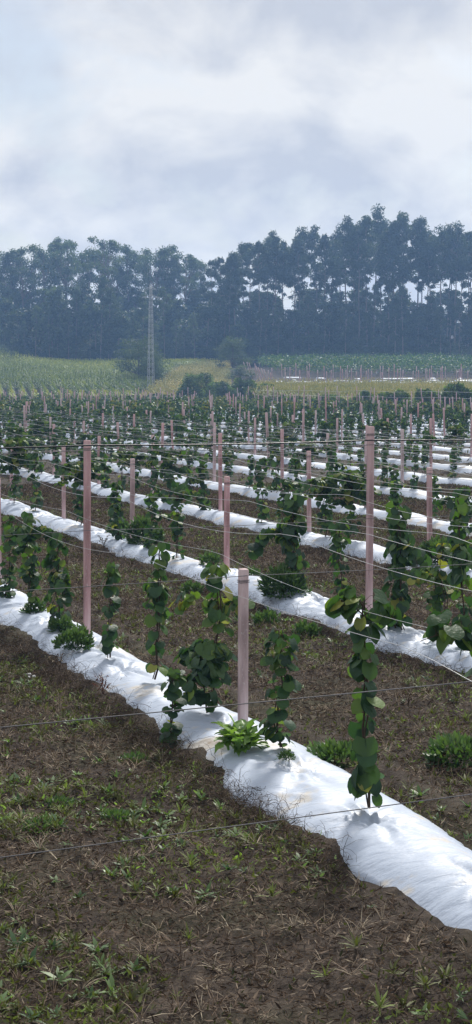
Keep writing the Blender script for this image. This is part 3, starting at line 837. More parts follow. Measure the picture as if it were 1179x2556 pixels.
# pale stones and litter
b = B(); rg_ = np.random.default_rng(77)
for i in range(5):
    x, y = ground_at(62 + i * 5 + rg_.uniform(-6, 6), 1693 + rg_.uniform(-4, 4)); s_ = rg_.uniform(0.012, 0.026)
    lat_, lon_ = 5, 7
    V = [(x + s_ * sin(pi * a / lat_) * cos(2 * pi * c / lon_) * rg_.uniform(.7, 1.2), y + s_ * sin(pi * a / lat_) * sin(2 * pi * c / lon_), 0.03 + s_ * cos(pi * a / lat_) * .8) for a in range(lat_ + 1) for c in range(lon_)]
    Qs = [[a * lon_ + c, a * lon_ + (c + 1) % lon_, (a + 1) * lon_ + (c + 1) % lon_, (a + 1) * lon_ + c] for a in range(lat_) for c in range(lon_)]
    b.add(V, Qs)
tag(obj('pale_fungi', b.mesh('pale_fungi', M_white)), 'small cluster of whitish lumps on the dark soil at left', 'fungi')

# ------------------------------------------------------------------ ground cover in the aisles
def scatter(n, ymin, ymax, marg=1.12):
    """points spread evenly over the visible wedge of ground"""
    y = np.sqrt(RNG.uniform(ymin ** 2, ymax ** 2, n)); x = RNG.uniform(-1, 1, n) * (W / 2 / F) * marg * y
    u, v = xy2uv(x, y); k = np.round((v - V1) / DVR) + 1
    c = np.abs(v - rowv(np.maximum(k, 1)) - strip_off(u, k)) 
    ok = (c > 0.47) | (k < 1)
    return x[ok], y[ok], c[ok]
def lush(x, y):
    '''how green the aisle is: most at the lower left, little between the rows'''
    u, v = xy2uv(x, y)
    return np.where(v < 4.3, 0.62 + 0.38 * sstep((3.4 - v) / 1.2), 0.30) 
gn = lambda x, y: sstep((60 - y) / 20) * ((fbm(x, y, 0.9, 5, 3) - 0.5) * 0.16 + (fbm(x, y, 0.24, 3, 5) - 0.5) * 0.08)
def cover(name, n, ymin, ymax, size, m, mode, label):
    x, y, c = scatter(n, ymin, ymax)
    green = fbm(x, y, 1.3, 4, 21)
    dark = fbm(x, y, 0.8, 3, 41)
    if mode == 'litter': keep = RNG.random(len(x)) < np.clip(1.15 - 0.9 * green + 0.3 * dark, 0.2, 1)
    elif mode == 'green': keep = RNG.random(len(x)) < (sstep((green - 0.36) / 0.20) * 0.9 + 0.10) * lush(x, y)
    else: keep = RNG.random(len(x)) < sstep((green - 0.52) / 0.12) * lush(x, y)
    x, y, green = x[keep], y[keep], green[keep]; n = len(x)
    far = np.interp(y, [8, 20, 60, 140], [1, 1.15, 1.9, 3.0])
    sc = size * RNG.uniform(0.5, 1.4, n) * far
    d = rdir(n); b = B()
    z = gz(x, y) + gn(x, y)
    if mode == 'litter':
        d[:, 2] = np.abs(d[:, 2]) * 0.35; z = z + RNG.uniform(0.0, 0.04, n)
        asp = RNG.uniform(0.05, 0.26, n); tint = np.clip(RNG.beta(1.6, 2.6, n) + (RNG.random(n) < 0.03) * 0.4, 0, 1)
    else:
        d[:, 2] = np.abs(d[:, 2]) * (0.9 if mode == 'green' else 0.7) + 0.1; z = z + RNG.uniform(-0.005, 0.045, n)
        asp = RNG.uniform(0.22, 0.6, n); tint = np.clip(RNG.random(n) * 0.7 + (green - 0.45) * 1.2 + (0.25 if mode == 'fresh' else 0), 0, 1)
    nrm = rdir(n) + np.array([0, -0.5, 0.35])
    T = blade_T(2)
    b.inst(T[0], T[1], np.column_stack([x, y, z]), frames(d, nrm), np.column_stack([sc * asp, sc, sc]), tint)
    o = obj(name, b.mesh(name, m)); tag(o, label, name.replace('_', ' '), kind='stuff')
cover('dead_leaf_litter', 600000, 6.5, 45, 0.05, M_dry, 'litter', 'brown dead stems and leaves covering the soil between rows')
cover('low_weeds', 380000, 6.5, 45, 0.034, M_cover, 'green', 'olive green low weeds spread in patches over the aisles')
cover('fresh_weeds', 60000, 6.5, 45, 0.032, M_bright, 'fresh', 'fresh bright green seedlings in patches over the aisles')
cover('far_litter', 40000, 45, 150, 0.10, M_dry, 'litter', 'brown litter between the farther rows')
cover('far_weeds', 70000, 45, 200, 0.09, M_cover, 'green', 'green weeds between the farther rows')
# small separate seedlings and dead tufts, too many to count
def tiny(name, n, m, seed, nl, size, asp, el0, el1, thr, tmin, tmax, label, cat, smask=1.3, off=21):
    rng = np.random.default_rng(seed)
    x, y, c = scatter(n, 7, 36)
    gm = fbm(x, y, smask, 4, off); ok = (gm > thr) | (rng.random(len(x)) < 0.06)
    if m is not M_dry: ok &= rng.random(len(x)) < lush(x, y)
    x, y = x[ok], y[ok]; n = len(x)
    z = gz(x, y) + gn(x, y) + 0.012
    az = rng.uniform(0, 6.28, (n, nl)); el = rng.uniform(el0, el1, (n, nl)); R_ = rng.uniform(0.5, 1.4, n)[:, None] * size
    d = np.stack([np.cos(az) * np.cos(el), np.sin(az) * np.cos(el), np.sin(el)], -1).reshape(-1, 3)
    nr = np.stack([-np.cos(az) * np.sin(el), -np.sin(az) * np.sin(el), np.cos(el)], -1).reshape(-1, 3)
    sc = (R_ * rng.uniform(0.6, 1.1, (n, nl))).ravel()
    P = np.repeat(np.column_stack([x, y, z]), nl, 0) + d * (rng.random(n * nl) * 0.3)[:, None] * sc[:, None]
    T = blade_T(2); b = B()
    ti = np.repeat(rng.uniform(tmin, tmax, n), nl) + rng.normal(0, .08, n * nl)
    b.inst(T[0] * (1, 1, -1), T[1], P, frames(d, nr), np.column_stack([sc * asp, sc, sc]), np.clip(ti, 0, 1))
    tag(obj(name, b.mesh(name, m)), label, cat, kind='stuff')
tiny('olive_tufts', 9000, M_cover, 301, 12, 0.075, 0.22, 0.2, 1.4, 0.46, 0.3, 1.0, 'olive and yellowish tufts of low weeds in the aisles', 'weeds')
tiny('green_seedlings', 5000, M_weed, 302, 10, 0.07, 0.42, 0.1, 1.1, 0.52, 0.4, 1.0, 'small dark and mid green seedlings in the aisles', 'weeds')
tiny('yellow_green_weeds', 2600, M_bright, 303, 14, 0.06, 0.35, 0.1, 1.2, 0.55, 0.0, 0.6, 'yellow green small weeds at the lower left and in the aisles', 'weeds', 2.0, 71)
tiny('dead_tufts', 9000, M_dry, 304, 10, 0.10, 0.05, 0.0, 1.2, 0.40, 0.3, 1.0, 'dead grass tufts in the aisles', 'dead grass', 1.0, 91)
# taller grass stems standing in the aisle
b = B(); rg_ = np.random.default_rng(31)
x, y, c = scatter(2600, 11, 34)
g_ = fbm(x, y, 1.6, 3, 55); ok = g_ > 0.5; x, y = x[ok], y[ok]
for i in range(len(x)):
    L = rg_.uniform(0.06, 0.22); dxy = rg_.normal(0, 0.03, 2); s_ = np.linspace(0, 1, 4)
    P = np.column_stack([x[i] + dxy[0] * s_ ** 2, y[i] + dxy[1] * s_ ** 2, L * s_])
    b.tube(P, [0.002, 0.0022, 0.002, 0.001], 3, tint=rg_.uniform(0.5, 1), cap=False)
    if rg_.random() < 0.5:
        b.tube([P[-1] - (0, 0, L * 0.3), P[-1]], [0.005, 0.003], 4, tint=rg_.uniform(0.6, 1), cap=False)
tag(obj('dry_grass_stems', b.mesh('dry_grass_stems', M_dry)), 'thin pale dry grass stems standing in the aisles', 'dry grass', kind='stuff')

# ------------------------------------------------------------------ cornfields
def corn_T(seed, nl=5):
    rng = np.random.default_rng(seed); b = B()
    b.tube([(0, 0, 0), (0.02, 0, 1.0)], [0.02, 0.012], 3, tint=0.4, cap=False)
    for i in range(nl):
        a = (i % 2) * pi + rng.normal(0, .5); z0 = 0.25 + 0.6 * i / nl; L = rng.uniform(0.32, 0.48)
        d = np.array([cos(a), sin(a), 0]); s = np.array([-sin(a), cos(a), 0]) * 0.045
        p0 = np.array([0, 0, z0]); p1 = p0 + d * L * .5 + (0, 0, L * .45); p2 = p0 + d * L + (0, 0, L * rng.uniform(-.1, .3))
        b.add([p0 - s * .6, p0 + s * .6, p1 + s, p1 - s, p2 + s * .2, p2 - s * .2], [[0, 1, 2, 3], [3, 2, 4, 5]], tint=0.5)
    for a in (0.3, 1.9, 4.0):
        d = np.array([cos(a) * .07, sin(a) * .07, 0.2]); s = np.array([-sin(a), cos(a), 0]) * .012
        p = np.array([.02, 0, .97]); b.add([p - s, p + s, p + d + s, p + d - s], [[0, 1, 2, 3]], tint=1.0)
    return np.vstack(b.V), np.vstack(b.Q), np.concatenate(b.tq)
CT = [corn_T(i) for i in range(6)]
def corn(name, x, y, hgt, tintf, m, label):
    n = len(x); rng = RNG; b = B(); z = gz(x, y)
    which = rng.integers(0, 6, n)
    for i in range(6):
        s_ = which == i; c = s_.sum()
        if not c: continue
        az = rng.uniform(0, 6.28, c); R = np.zeros((c, 3, 3)); R[:, 0, 0] = np.cos(az); R[:, 0, 1] = -np.sin(az); R[:, 1, 0] = np.sin(az); R[:, 1, 1] = np.cos(az); R[:, 2, 2] = 1
        TV, TQ, tt = CT[i]
        h = hgt * rng.uniform(0.85, 1.12, c)
        V = np.einsum('nij,nkj->nki', R, TV[None] * h[:, None, None]) + np.column_stack([x[s_], y[s_], z[s_]])[:, None]
        Q = TQ[None] + (np.arange(c) * len(TV))[:, None, None]
        tint = tintf[s_][:, None] * 0.8 + (tt[None] - 0.5) * 0.55 + rng.normal(0, .10, (c, 1))
        b.add(V.reshape(-1, 3), Q.reshape(-1, 4), tint=np.clip(tint, 0, 1).ravel())
    o = obj(name, b.mesh(name, m)); tag(o, label, 'corn', kind='stuff')
def rowfield(x0, x1, y0, y1, ang, sp, st):
    c = np.array([(x0 + x1) / 2, (y0 + y1) / 2]); Rr = math.hypot(x1 - x0, y1 - y0) / 2
    a, d = np.meshgrid(np.arange(-Rr, Rr, sp), np.arange(-Rr, Rr, st))
    a = a.ravel() + RNG.normal(0, .05, a.size); d = d.ravel() + RNG.normal(0, st * .3, d.size)
    dr = np.array([sin(ang), cos(ang)]); ac = np.array([cos(ang), -sin(ang)])
    x = c[0] + a * ac[0] + d * dr[0]; y = c[1] + a * ac[1] + d * dr[1]
    ok = (x > x0) & (x < x1) & (y > y0) & (y < y1) & (np.abs(x / y) < 0.19)
    return x[ok], y[ok]
# left field; its margin towards the pylon, two grassy tracks sweeping across it
x1_, y1_ = rowfield(-66, 3, 214, 244, radians(-10), 1.8, 0.36)
x2_, y2_ = rowfield(-66, 3, 244.5, 332, radians(66), 1.9, 0.34)
x = np.concatenate([x1_, x2_]); y = np.concatenate([y1_, y2_])
p = W / 2 + F * x / y
tr1 = np.abs(y - (258 + 0.9 * (x + 40) + 3 * np.sin(x / 7))) < 3.2
tr2 = np.abs(y - (290 + 0.5 * (x + 30))) < 2.4
g_ = fbm(x, y, 9, 3, 17)
inL = (p < np.interp(y, [214, 235, 262, 300, 320, 340], [345, 352, 395, 445, 540, 560])) & ~tr1 & ~tr2
inL &= y < 331 - 14 * np.exp(-((x + 52) / 7) ** 2)
corn('green_cornfield', x[inL], y[inL], 1.75, (0.20 + 0.6 * (g_ - 0.3) + 0.30 * sstep((y - 285) / 30) + 0.3 * sstep((240 - y) / 20) * sstep((g_ - .35) / .2))[inL], M_corn, 'green maize field on the slope at left')
inC = (p >= np.interp(y, [214, 235, 262, 300, 320, 340], [350, 362, 405, 455, 545, 560])) & (p < 575) & (y < 322) & (y > 214)
corn('ripening_cornfield', x[inC], y[inC], 1.5, (0.35 + 0.9 * (g_ - 0.3))[inC], M_gold, 'yellowing maize on the slope between the two round bushes')
x, y = rowfield(-8, 46, 160, 238, radians(60), 0.95, 0.42)
p = W / 2 + F * x / y; g_ = fbm(x, y, 7, 3, 27)
ok = (p > np.interp(y, [160, 190, 215, 238], [800, 700, 600, 600])) & (xy2uv(x, y)[1] > 78.5)
corn('yellow_cornfield', x[ok], y[ok], 1.55, (0.10 + 0.9 * (g_ - 0.3) + 0.12 * sstep((y - 205) / 25))[ok], M_gold, 'yellow green maize strip in front of the far trellis at right')

# ------------------------------------------------------------------ far trellis (second plantation) at right
def leaf_mass(x, y, z, n_per, sp, ls, seed, m, name, tbias=0.0, zsp=0.5):
    rng = np.random.default_rng(seed); n = len(x) * n_per
    xx = np.repeat(x, n_per) + rng.normal(0, sp, n); yy = np.repeat(y, n_per) + rng.normal(0, sp, n); zz = np.repeat(z, n_per) + rng.normal(0, zsp, n)
    b = B(); T = blade_T(2); sc = ls * rng.uniform(.6, 1.3, n)
    b.inst(T[0], T[1], np.column_stack([xx, yy, zz]), frames(rdir(n, rng), rdir(n, rng) + np.array([0, 0, .8])), np.column_stack([sc * .8, sc, sc]), np.clip(rng.beta(2, 3, n) + tbias, 0, 1))
    return b.mesh(name, m)
cx, cy = rowfield(3, 66, 266, 326, radians(80), 2.4, 0.8)
p = W / 2 + F * cx / cy; ok = (p > np.interp(cy, [266, 326], [700, 640])); cx, cy = cx[ok], cy[ok]
cz = gz(cx, cy) + 1.8 + (fbm(cx, cy, 3, 3, 61) - 0.5) * 1.5
tag(obj('pergola_canopy', leaf_mass(cx, cy, cz, 34, 0.55, 0.34, 5, M_leaf, 'pergola_canopy', 0.12, 0.45)), 'leafy kiwi canopy spread over the far trellis below the wood', 'kiwi canopy', kind='stuff')
fr = random.Random(15); fposts = []
for ri, (yy, n_) in enumerate([(243.5, 15), (250, 15), (257, 14), (264, 13)]):
    for i in range(n_):
        px = 668 + (1190 - 668) * (i + fr.uniform(-0.25, 0.25) + 0.25 * ri) / (n_ - 0.5)
        if px > 1185: continue
        fposts.append((ri, (px - W / 2) / F * yy, yy, fr.uniform(2.0, 2.7), fr.gauss(0, 0.02)))
for px, yy, ln in [(618, 276, -.3), (625, 272, -.25), (632, 268, -.3), (640, 262, -.1), (650, 254, -.3), (657, 250, -.35), (664, 246, -.3), (672, 244, -.35)]:
    fposts.append((9, (px - W / 2) / F * yy, yy, 2.7, ln))
cnt_ = {}
for ri, x, y, h, ln in sorted(fposts, key=lambda a: (a[0], px_of(a[1], a[2]))):
    cnt_[ri] = cnt_.get(ri, 0) + 1
    o = obj('trellis_post', PM); o.location = (x, y, float(gz(x, y))); o.scale = (1.7, 1.7, h); o.rotation_euler = (0, ln, 0.2)
    if ri == 9: lb = 'slanting concrete post, %s from the left in the leaning cluster by the far trellis' % ordw(cnt_[ri])
    else: lb = 'pale post of the far trellis, %s from the left in its %s line' % (ordw(cnt_[ri]), ordw(ri + 1))
    tag(o, lb, 'post', 'posts of the far trellis')
for ri, yy in enumerate([245.5, 249.0, 254.0, 260.0]):
    xsf = np.arange((690 - W / 2) / F * yy, 50, 0.5); cs = np.linspace(-1, 1, 5)
    U, C = np.meshgrid(xsf, cs, indexing='ij'); Xs = U; Ys = yy + C * (0.45 + 0.25 * (vnoise(U, ri + 0 * U, 2) - .5)) + 0.5 * np.sin(U / 6)
    brk = vnoise(U, ri * 5 + 0 * U, 1.3) < 0.52
    Zs = gz(Xs, Ys) + 0.24 * prof(C) - 0.05 - np.where(brk, 0.6, 0)
    ix = np.arange(U.size).reshape(U.shape); Q = np.stack([ix[:-1, :-1], ix[1:, :-1], ix[1:, 1:], ix[:-1, 1:]], -1).reshape(-1, 4)
    o = obj('mulch_film', mesh('mulch_film', np.stack([Xs, Ys, Zs], -1).reshape(-1, 3), Q, M_film, smooth=True))
    tag(o, 'broken white film strip under the far trellis, %s strip from the front' % ordw(ri + 1), 'mulch film', 'white films under the far trellis')
for i in range(5):
    yy = 243.5 + 6.5 * (i % 4); zz = [2.1, 2.2, 2.1, 2.2, 1.4][i]
    P = [((px - W / 2) / F * yy, yy, float(gz((px - W / 2) / F * yy, yy)) + zz) for px in range(670, 1260, 30)]
    o = wire_line('far_trellis_wire', P, 0.014, M_wire2, 4)
    tag(o, 'thin wire over the %s line of far trellis posts%s' % (ordw(i % 4 + 1), ', lower strand' if i == 4 else ''), 'wire', 'wires of the far trellis')

# ------------------------------------------------------------------ woody plants
def tree_parts(seed, Ht, kind):
    rng = np.random.default_rng(seed); tr = B(); cr = B()
    n = 10; zz = np.linspace(0, Ht * (0.96 if kind != 'dense' else 0.8), n)
    lean = rng.normal(0, 0.02, 2); wob = np.cumsum(rng.normal(0, Ht * 0.004, (n, 2)), 0)
    P = np.column_stack([wob + zz[:, None] * lean, zz])
    r0 = Ht * (0.0085 if kind == 'euc' else 0.012)
    tr.tube(P, np.interp(zz / Ht, [0, 0.03, 1], [r0 * 1.5, r0, r0 * 0.15]), 7)
    at = lambda z: np.array([np.interp(z, zz, P[:, 0]), np.interp(z, zz, P[:, 1]), z])
    cl = []
    if kind == 'euc':
        c0 = rng.uniform(0.54, 0.71)
        m = rng.integers(20, 28)
        for i in range(m):
            f = c0 + (1 - c0) * ((i + rng.random()) / m) ** 0.9
            z = Ht * f; rel = (f - c0) / (1 - c0)
            R = Ht * 0.085 * (1.15 * sin(pi * min(1, 0.22 + rel * 0.80)) + 0.12) * rng.uniform(0.4, 1.25)
            a = rng.uniform(0, 6.28)
            c = at(z * 0.94) + np.array([cos(a) * R, sin(a) * R, Ht * 0.05 * rng.uniform(.3, 1.2)])
            cl.append((c, Ht * rng.uniform(0.026, 0.052), at(z * 0.90)))
        for i in range(9):
            f = rng.uniform(0.22, c0); a = rng.uniform(0, 6.28); R = Ht * rng.uniform(.015, .06)
            cl.append((at(Ht * f) + np.array([cos(a) * R, sin(a) * R, 0.5]), Ht * rng.uniform(0.012, 0.03), at(Ht * f * .97)))
        per, ls, asp, dr = 165, 0.60, 0.5, -0.55
    elif kind == 'open':     # broad-crowned eucalyptus with bare forks
        c0 = 0.50; m = rng.integers(20, 27)
        for i in range(m):
            f = c0 + (1 - c0) * rng.random() ** 0.7; rel = (f - c0) / (1 - c0)
            R = Ht * 0.17 * math.sqrt(max(0.05, 1 - (rel * 1.45 - 0.62) ** 2)) * rng.uniform(0.35, 1.1); a = rng.uniform(0, 6.28)
            c = at(Ht * f * 0.93) + np.array([cos(a) * R, sin(a) * R, Ht * .05])
            cl.append((c, Ht * rng.uniform(0.032, 0.06), at(Ht * max(0.3, f * 0.72))))
        per, ls, asp, dr = 120, 0.58, 0.5, -0.5
    elif kind == 'mid':      # crown nearly down to the ground
        m = rng.integers(38, 48)
        for i in range(m):
            f = 0.12 + 0.86 * rng.random(); rel = f
            R = Ht * 0.155 * math.sqrt(max(0.04, 1 - (rel * 1.35 - 0.5) ** 2)) * rng.uniform(0.3, 1.1); a = rng.uniform(0, 6.28)
            c = at(Ht * f * .95) + np.array([cos(a) * R, sin(a) * R, 0.3])
            cl.append((c, Ht * rng.uniform(0.045, 0.075), at(Ht * f * .85)))
        per, ls, asp, dr = 110, 0.7, 0.6, -0.3
    else:                    # dense round bush
        m = 46
        for i in range(m):
            d = rdir(1, rng)[0]; d[2] = abs(d[2]) * 1.0
            c = np.array([d[0] * Ht * .40, d[1] * Ht * .40, Ht * (0.16 + 0.70 * d[2])]) * rng.uniform(0.6, 1.0) + (0, 0, Ht * .06)
            cl.append((c, Ht * rng.uniform(0.09, 0.16), at(Ht * .2)))
        per, ls, asp, dr = 120, 0.26, 0.5, 0.0
    for c, r_, a0 in cl:
        mid = (a0 + c) / 2 + (0, 0, -0.02 * Ht)
        tr.tube([a0, mid, c], [r0 * .32, r0 * .22, r0 * .08], 4, cap=False)
        k = int(per * rng.uniform(.7, 1.2) * (min(1, (r_ / (Ht * 0.03)) ** 2) * 0.6 + 0.05 if kind == 'euc' and r_ < Ht * 0.0262 else 1)) + 4; d = rdir(k, rng); rr = rng.random(k) ** 0.45
        p = c + d * (rr * r_)[:, None] * (1.15, 1.15, 0.8)
        tip = unit(rdir(k, rng) + np.array([0, 0, dr])); sc = ls * rng.uniform(.6, 1.35, k)
        T = blade_T(2)
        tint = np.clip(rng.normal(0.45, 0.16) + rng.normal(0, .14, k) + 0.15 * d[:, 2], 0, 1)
        cr.inst(T[0], T[1], p, frames(tip, rdir(k, rng)), np.column_stack([sc * asp, sc, sc]), tint)
    return tr, cr
TP = {}
M_willow = leafmat('willow_leaf', [(0, (0.035, 0.058, 0.028)), (0.5, (0.07, 0.105, 0.045)), (1, (0.13, 0.175, 0.075))], 0.3, 0.55, 0.3)
def proto(kind, n, Ht, s0, mb, ml, form=None):
    TP[kind] = []
    for i in range(n):
        tr, cr = tree_parts(s0 + i, Ht, form or kind); TP[kind].append((tr.mesh('trunk', mb, True), cr.mesh('crown', ml), Ht))
proto('euc', 9, 34, 100, M_bark, M_euc)
M_euc_sunlit = leafmat('sunlit_tint_eucalyptus_leaf', [(0, (0.04, 0.065, 0.045)), (0.5, (0.075, 0.11, 0.07)), (1, (0.13, 0.17, 0.09))], 0.35, 0.5, 0.35, obj_rand=0.5)  # lighter copy of the leaf: sunlight and haze on the left trees painted in
proto('open', 5, 30, 140, M_bark, M_euc_sunlit)
proto('mid_sunlit', 5, 22, 172, M_bark, M_euc_sunlit, 'mid')
proto('euc_sunlit', 5, 34, 210, M_bark, M_euc_sunlit, 'euc')
proto('mid', 7, 22, 160, M_bark, M_euc)
proto('dense', 5, 8, 180, M_bark2, M_bush)
proto('willow', 5, 8, 190, M_bark2, M_willow, 'dense')
trees = []
tr_r = random.Random(33)
def tree(px, top, Yd, kind, name, kindtxt, grp, wide=1.0, zb=None, pi_=None):
    x = (px - W / 2) / F * Yd
    zg = float(gz(x, Yd)) if zb is None else zb
    zt = HC + (HZ - top) * Yd / F
    h = zt - zg
    i = tr_r.randrange(len(TP[kind])) if pi_ is None else pi_
    mt, mc, H0 = TP[kind][i]
    s_ = h / H0
    e = empty(name, (x, Yd, zg - 0.15), tr_r.uniform(0, 6.28)); e.scale = (s_ * wide, s_ * wide, s_)
    obj('trunk', mt, e); obj('crown', mc, e)
    trees.append((px, e, kindtxt, grp))
    return e
skyline = [(-20, 632), (5, 630), (32, 622), (60, 612), (85, 610), (112, 618), (140, 588), (158, 600), (176, 594), (205, 616), (228, 625), (250, 590), (268, 605), (290, 640), (325, 612), (345, 622), (372, 618), (392, 607), (412, 615),
           (436, 640), (458, 632), (482, 634), (505, 648), (528, 645), (552, 638), (570, 634), (590, 622), (611, 598), (630, 605), (645, 600), (664, 590), (679, 578), (694, 588), (712, 602), (735, 596), (752, 588),
           (768, 571), (791, 568), (808, 585), (828, 592), (850, 572), (868, 548), (884, 556), (903, 562), (920, 535), (936, 517), (950, 548), (968, 562), (984, 545), (996, 522), (1010, 540), (1036, 535), (1050, 572),
           (1064, 594), (1084, 575), (1100, 570), (1112, 560), (1124, 574), (1136, 562), (1150, 584), (1164, 580), (1182, 578), (1200, 570)]
GT = 'tall eucalyptus trees of the wood'
for px, top in skyline:
    left = px < 510
    kind = 'open' if (left and tr_r.random() < 0.75) else 'euc'
    tree(px, top + tr_r.uniform(-3, 3), tr_r.uniform(345, 372) + (28 if left else 0), 'euc_sunlit' if (left and kind == 'euc') else kind, 'eucalyptus_tree', 'airy' if kind == 'open' else 'tall slender', GT, wide=1.0 if left else 0.86)
tops_x = [a for a, b_ in skyline]; tops_y = [b_ for a, b_ in skyline]
for i in range(46):      # front line: pale trunks, crowns below the skyline
    px = -15 + 1215 * (i + tr_r.uniform(-.3, .3)) / 46
    top = np.interp(px, tops_x, tops_y) + (tr_r.uniform(90, 210) if px < 520 else tr_r.uniform(150, 245))
    tree(px, top, tr_r.uniform(331, 342), 'euc_sunlit' if px < 520 else 'euc', 'eucalyptus_tree', 'front line', 'eucalyptus trees along the edge of the wood', wide=0.8)
for i in range(56):      # behind: fills the wood
    px = -30 + 1240 * (i + tr_r.uniform(-.4, .4)) / 56
    top = 739 + tr_r.uniform(-40, 40) if px > 560 else 742 + tr_r.uniform(-30, 40)
    tree(px, top, tr_r.uniform(374, 400), 'mid_sunlit' if px < 480 else 'mid', 'understorey_tree', 'dark dense', 'trees filling the wood', wide=1.25)
for i in range(50):
    px = -30 + 1240 * (i + tr_r.uniform(-.4, .4)) / 50
    top = 792 + tr_r.uniform(-50, 50) if px > 560 else 750 + tr_r.uniform(-45, 70)
    tree(px, top, tr_r.uniform(333, 360), tr_r.choice(['mid_sunlit', 'mid']) if px < 540 else 'mid', 'understorey_tree', 'dark leafy', 'trees filling the middle of the wood', wide=1.15)
for i in range(46):      # shrubs at the wood's foot
    px = -20 + 1220 * (i + tr_r.uniform(-.4, .4)) / 46
    top = 850 + tr_r.uniform(-28, 16)
    if 60 < px < 110: top += 20
    tree(px, top, tr_r.uniform(336, 350), 'dense', 'woodland_shrub', 'dark rounded', 'shrubs at the foot of the wood', wide=1.5)
grp_ = {}
for px, e, kt, gp in trees: grp_.setdefault(gp, []).append((px, e, kt))
txt = {GT: 'eucalyptus reaching the skyline of the wood', 'eucalyptus trees along the edge of the wood': 'eucalyptus with pale bare trunk beside the fields',
       'trees filling the wood': 'tree deep inside the wood', 'trees filling the middle of the wood': 'tree in the middle depth of the wood', 'shrubs at the foot of the wood': 'shrub at the foot of the wood'}
catn = {GT: 'eucalyptus', 'eucalyptus trees along the edge of the wood': 'eucalyptus', 'shrubs at the foot of the wood': 'shrub'}
for gp, L in grp_.items():
    L.sort(key=lambda a: a[0])
    for i, (px, e, kt) in enumerate(L):
        tag(e, '%s %s, %s from the left' % (kt, txt[gp], ordw(i + 1)), catn.get(gp, 'tree'), gp)

def single(px, top, base, Yd, kind, i, name, label, cat, wide):
    x = (px - W / 2) / F * Yd; zg = float(gz(x, Yd)); zt = HC + (HZ - top) * Yd / F
    mt, mc, H0 = TP[kind][i]; s_ = (zt - zg) / H0
    e = empty(name, (x, Yd, zg - .1), 1.3 * i); e.scale = (s_ * wide, s_ * wide, s_); obj('trunk', mt, e); obj('crown', mc, e)
    return tag(e, label, cat)
single(350, 826, 965, 262, 'willow', 0, 'willow_tree', 'grey green round tree behind the lattice pylon', 'tree', 1.1)
single(380, 868, 970, 257, 'willow', 3, 'willow_tree', 'smaller dark tree at the foot of the lattice pylon', 'tree', 0.75)
single(580, 832, 935, 292, 'willow', 1, 'willow_tree', 'dark round tree at the left end of the far trellis', 'tree', 1.12)
single(600, 905, 950, 262, 'willow', 2, 'willow_tree', 'low brownish scrub below the round tree at centre', 'shrub', 1.8)
# scrub on the bank at the far left
single(8, 858, 905, 318, 'willow', 4, 'willow_tree', 'green scrub on the bank at the far left edge', 'shrub', 1.4)
single(34, 872, 905, 316, 'willow', 2, 'willow_tree', 'low scrub on the far left bank beside the track', 'shrub', 1.6)

# brambles in the middle distance
def bramble(px0, px1, top, Yd, seed, label, depth=5.0, n=7):
    rng = np.random.default_rng(seed); b = B(); T = blade_T(2)
    x0 = (px0 - W / 2) / F * Yd; x1 = (px1 - W / 2) / F * Yd; zt = HC + (HZ - top) * Yd / F
    xm = (x0 + x1) / 2; zg = float(gz(xm, Yd)); w = (x1 - x0) / 2; h = zt - zg
    e = empty('bramble_mound', (xm, Yd, zg))
    k = 9000
    d = rdir(k, rng); d[:, 2] = np.abs(d[:, 2])
    lob = 0.72 + 0.55 * fbm(d[:, 0] * 2 + 5, d[:, 2] * 2 + d[:, 1], 0.8, 3, seed)
    rr = rng.uniform(0.82, 1.0, k) * lob
    p = d * rr[:, None] * (w, depth / 2, h); tint = np.clip(0.2 + 0.5 * rng.random(k) + 0.9 * (vnoise(d[:, 0] * 3, d[:, 2] * 3, 0.7, seed + 3) - .5), 0, 1)
    sc = 0.26 * rng.uniform(.6, 1.3, k)
    b.inst(T[0], T[1], p, frames(unit(rdir(k, rng) + d * .4), d + rdir(k, rng) * .7), np.column_stack([sc * .6, sc, sc]), tint)
    obj('foliage', b.mesh('foliage', M_bramble), e)
    s = B()
    for i in range(24):
        a = rng.uniform(0, 6.28); q = np.array([cos(a) * w, sin(a) * depth / 2, 0]) * .8
        s.tube([q * .2, q * .6 + (0, 0, h * .6), q], 0.02, 4, cap=False)
    obj('canes', s.mesh('canes', M_bark2), e)
    tag(e, label, 'bramble')
bramble(440, 545, 932, 214, 1, 'big dark bramble mound left of centre beyond the rows')
bramble(492, 600, 955, 211, 2, 'low bright green bramble between the two big mounds')
bramble(560, 645, 944, 214, 3, 'bright topped bramble mound right of centre beyond the rows')
bramble(620, 700, 962, 210, 4, 'low dark bramble at the right end of the mounds')
bramble(340, 425, 985, 211, 5, 'low dark scrub below the lattice pylon', 4)
# leafy hedge at the right far margin
for i, (pa, pb_, tp, k_) in enumerate([(690, 790, 994, 0), (770, 880, 988, 0), (860, 960, 982, 0), (930, 1040, 975, 0), (1020, 1120, 970, 0), (1090, 1215, 962, 0)]):
    x, y = on_row((pa + pb_) / 2, NROW + 1, 2.2)
    bramble(pa, pb_, tp, min(y, 208), 20 + i, 'climber covered hedge at the right far margin, %s piece from the left' % ordw(i + 1), 3.0)

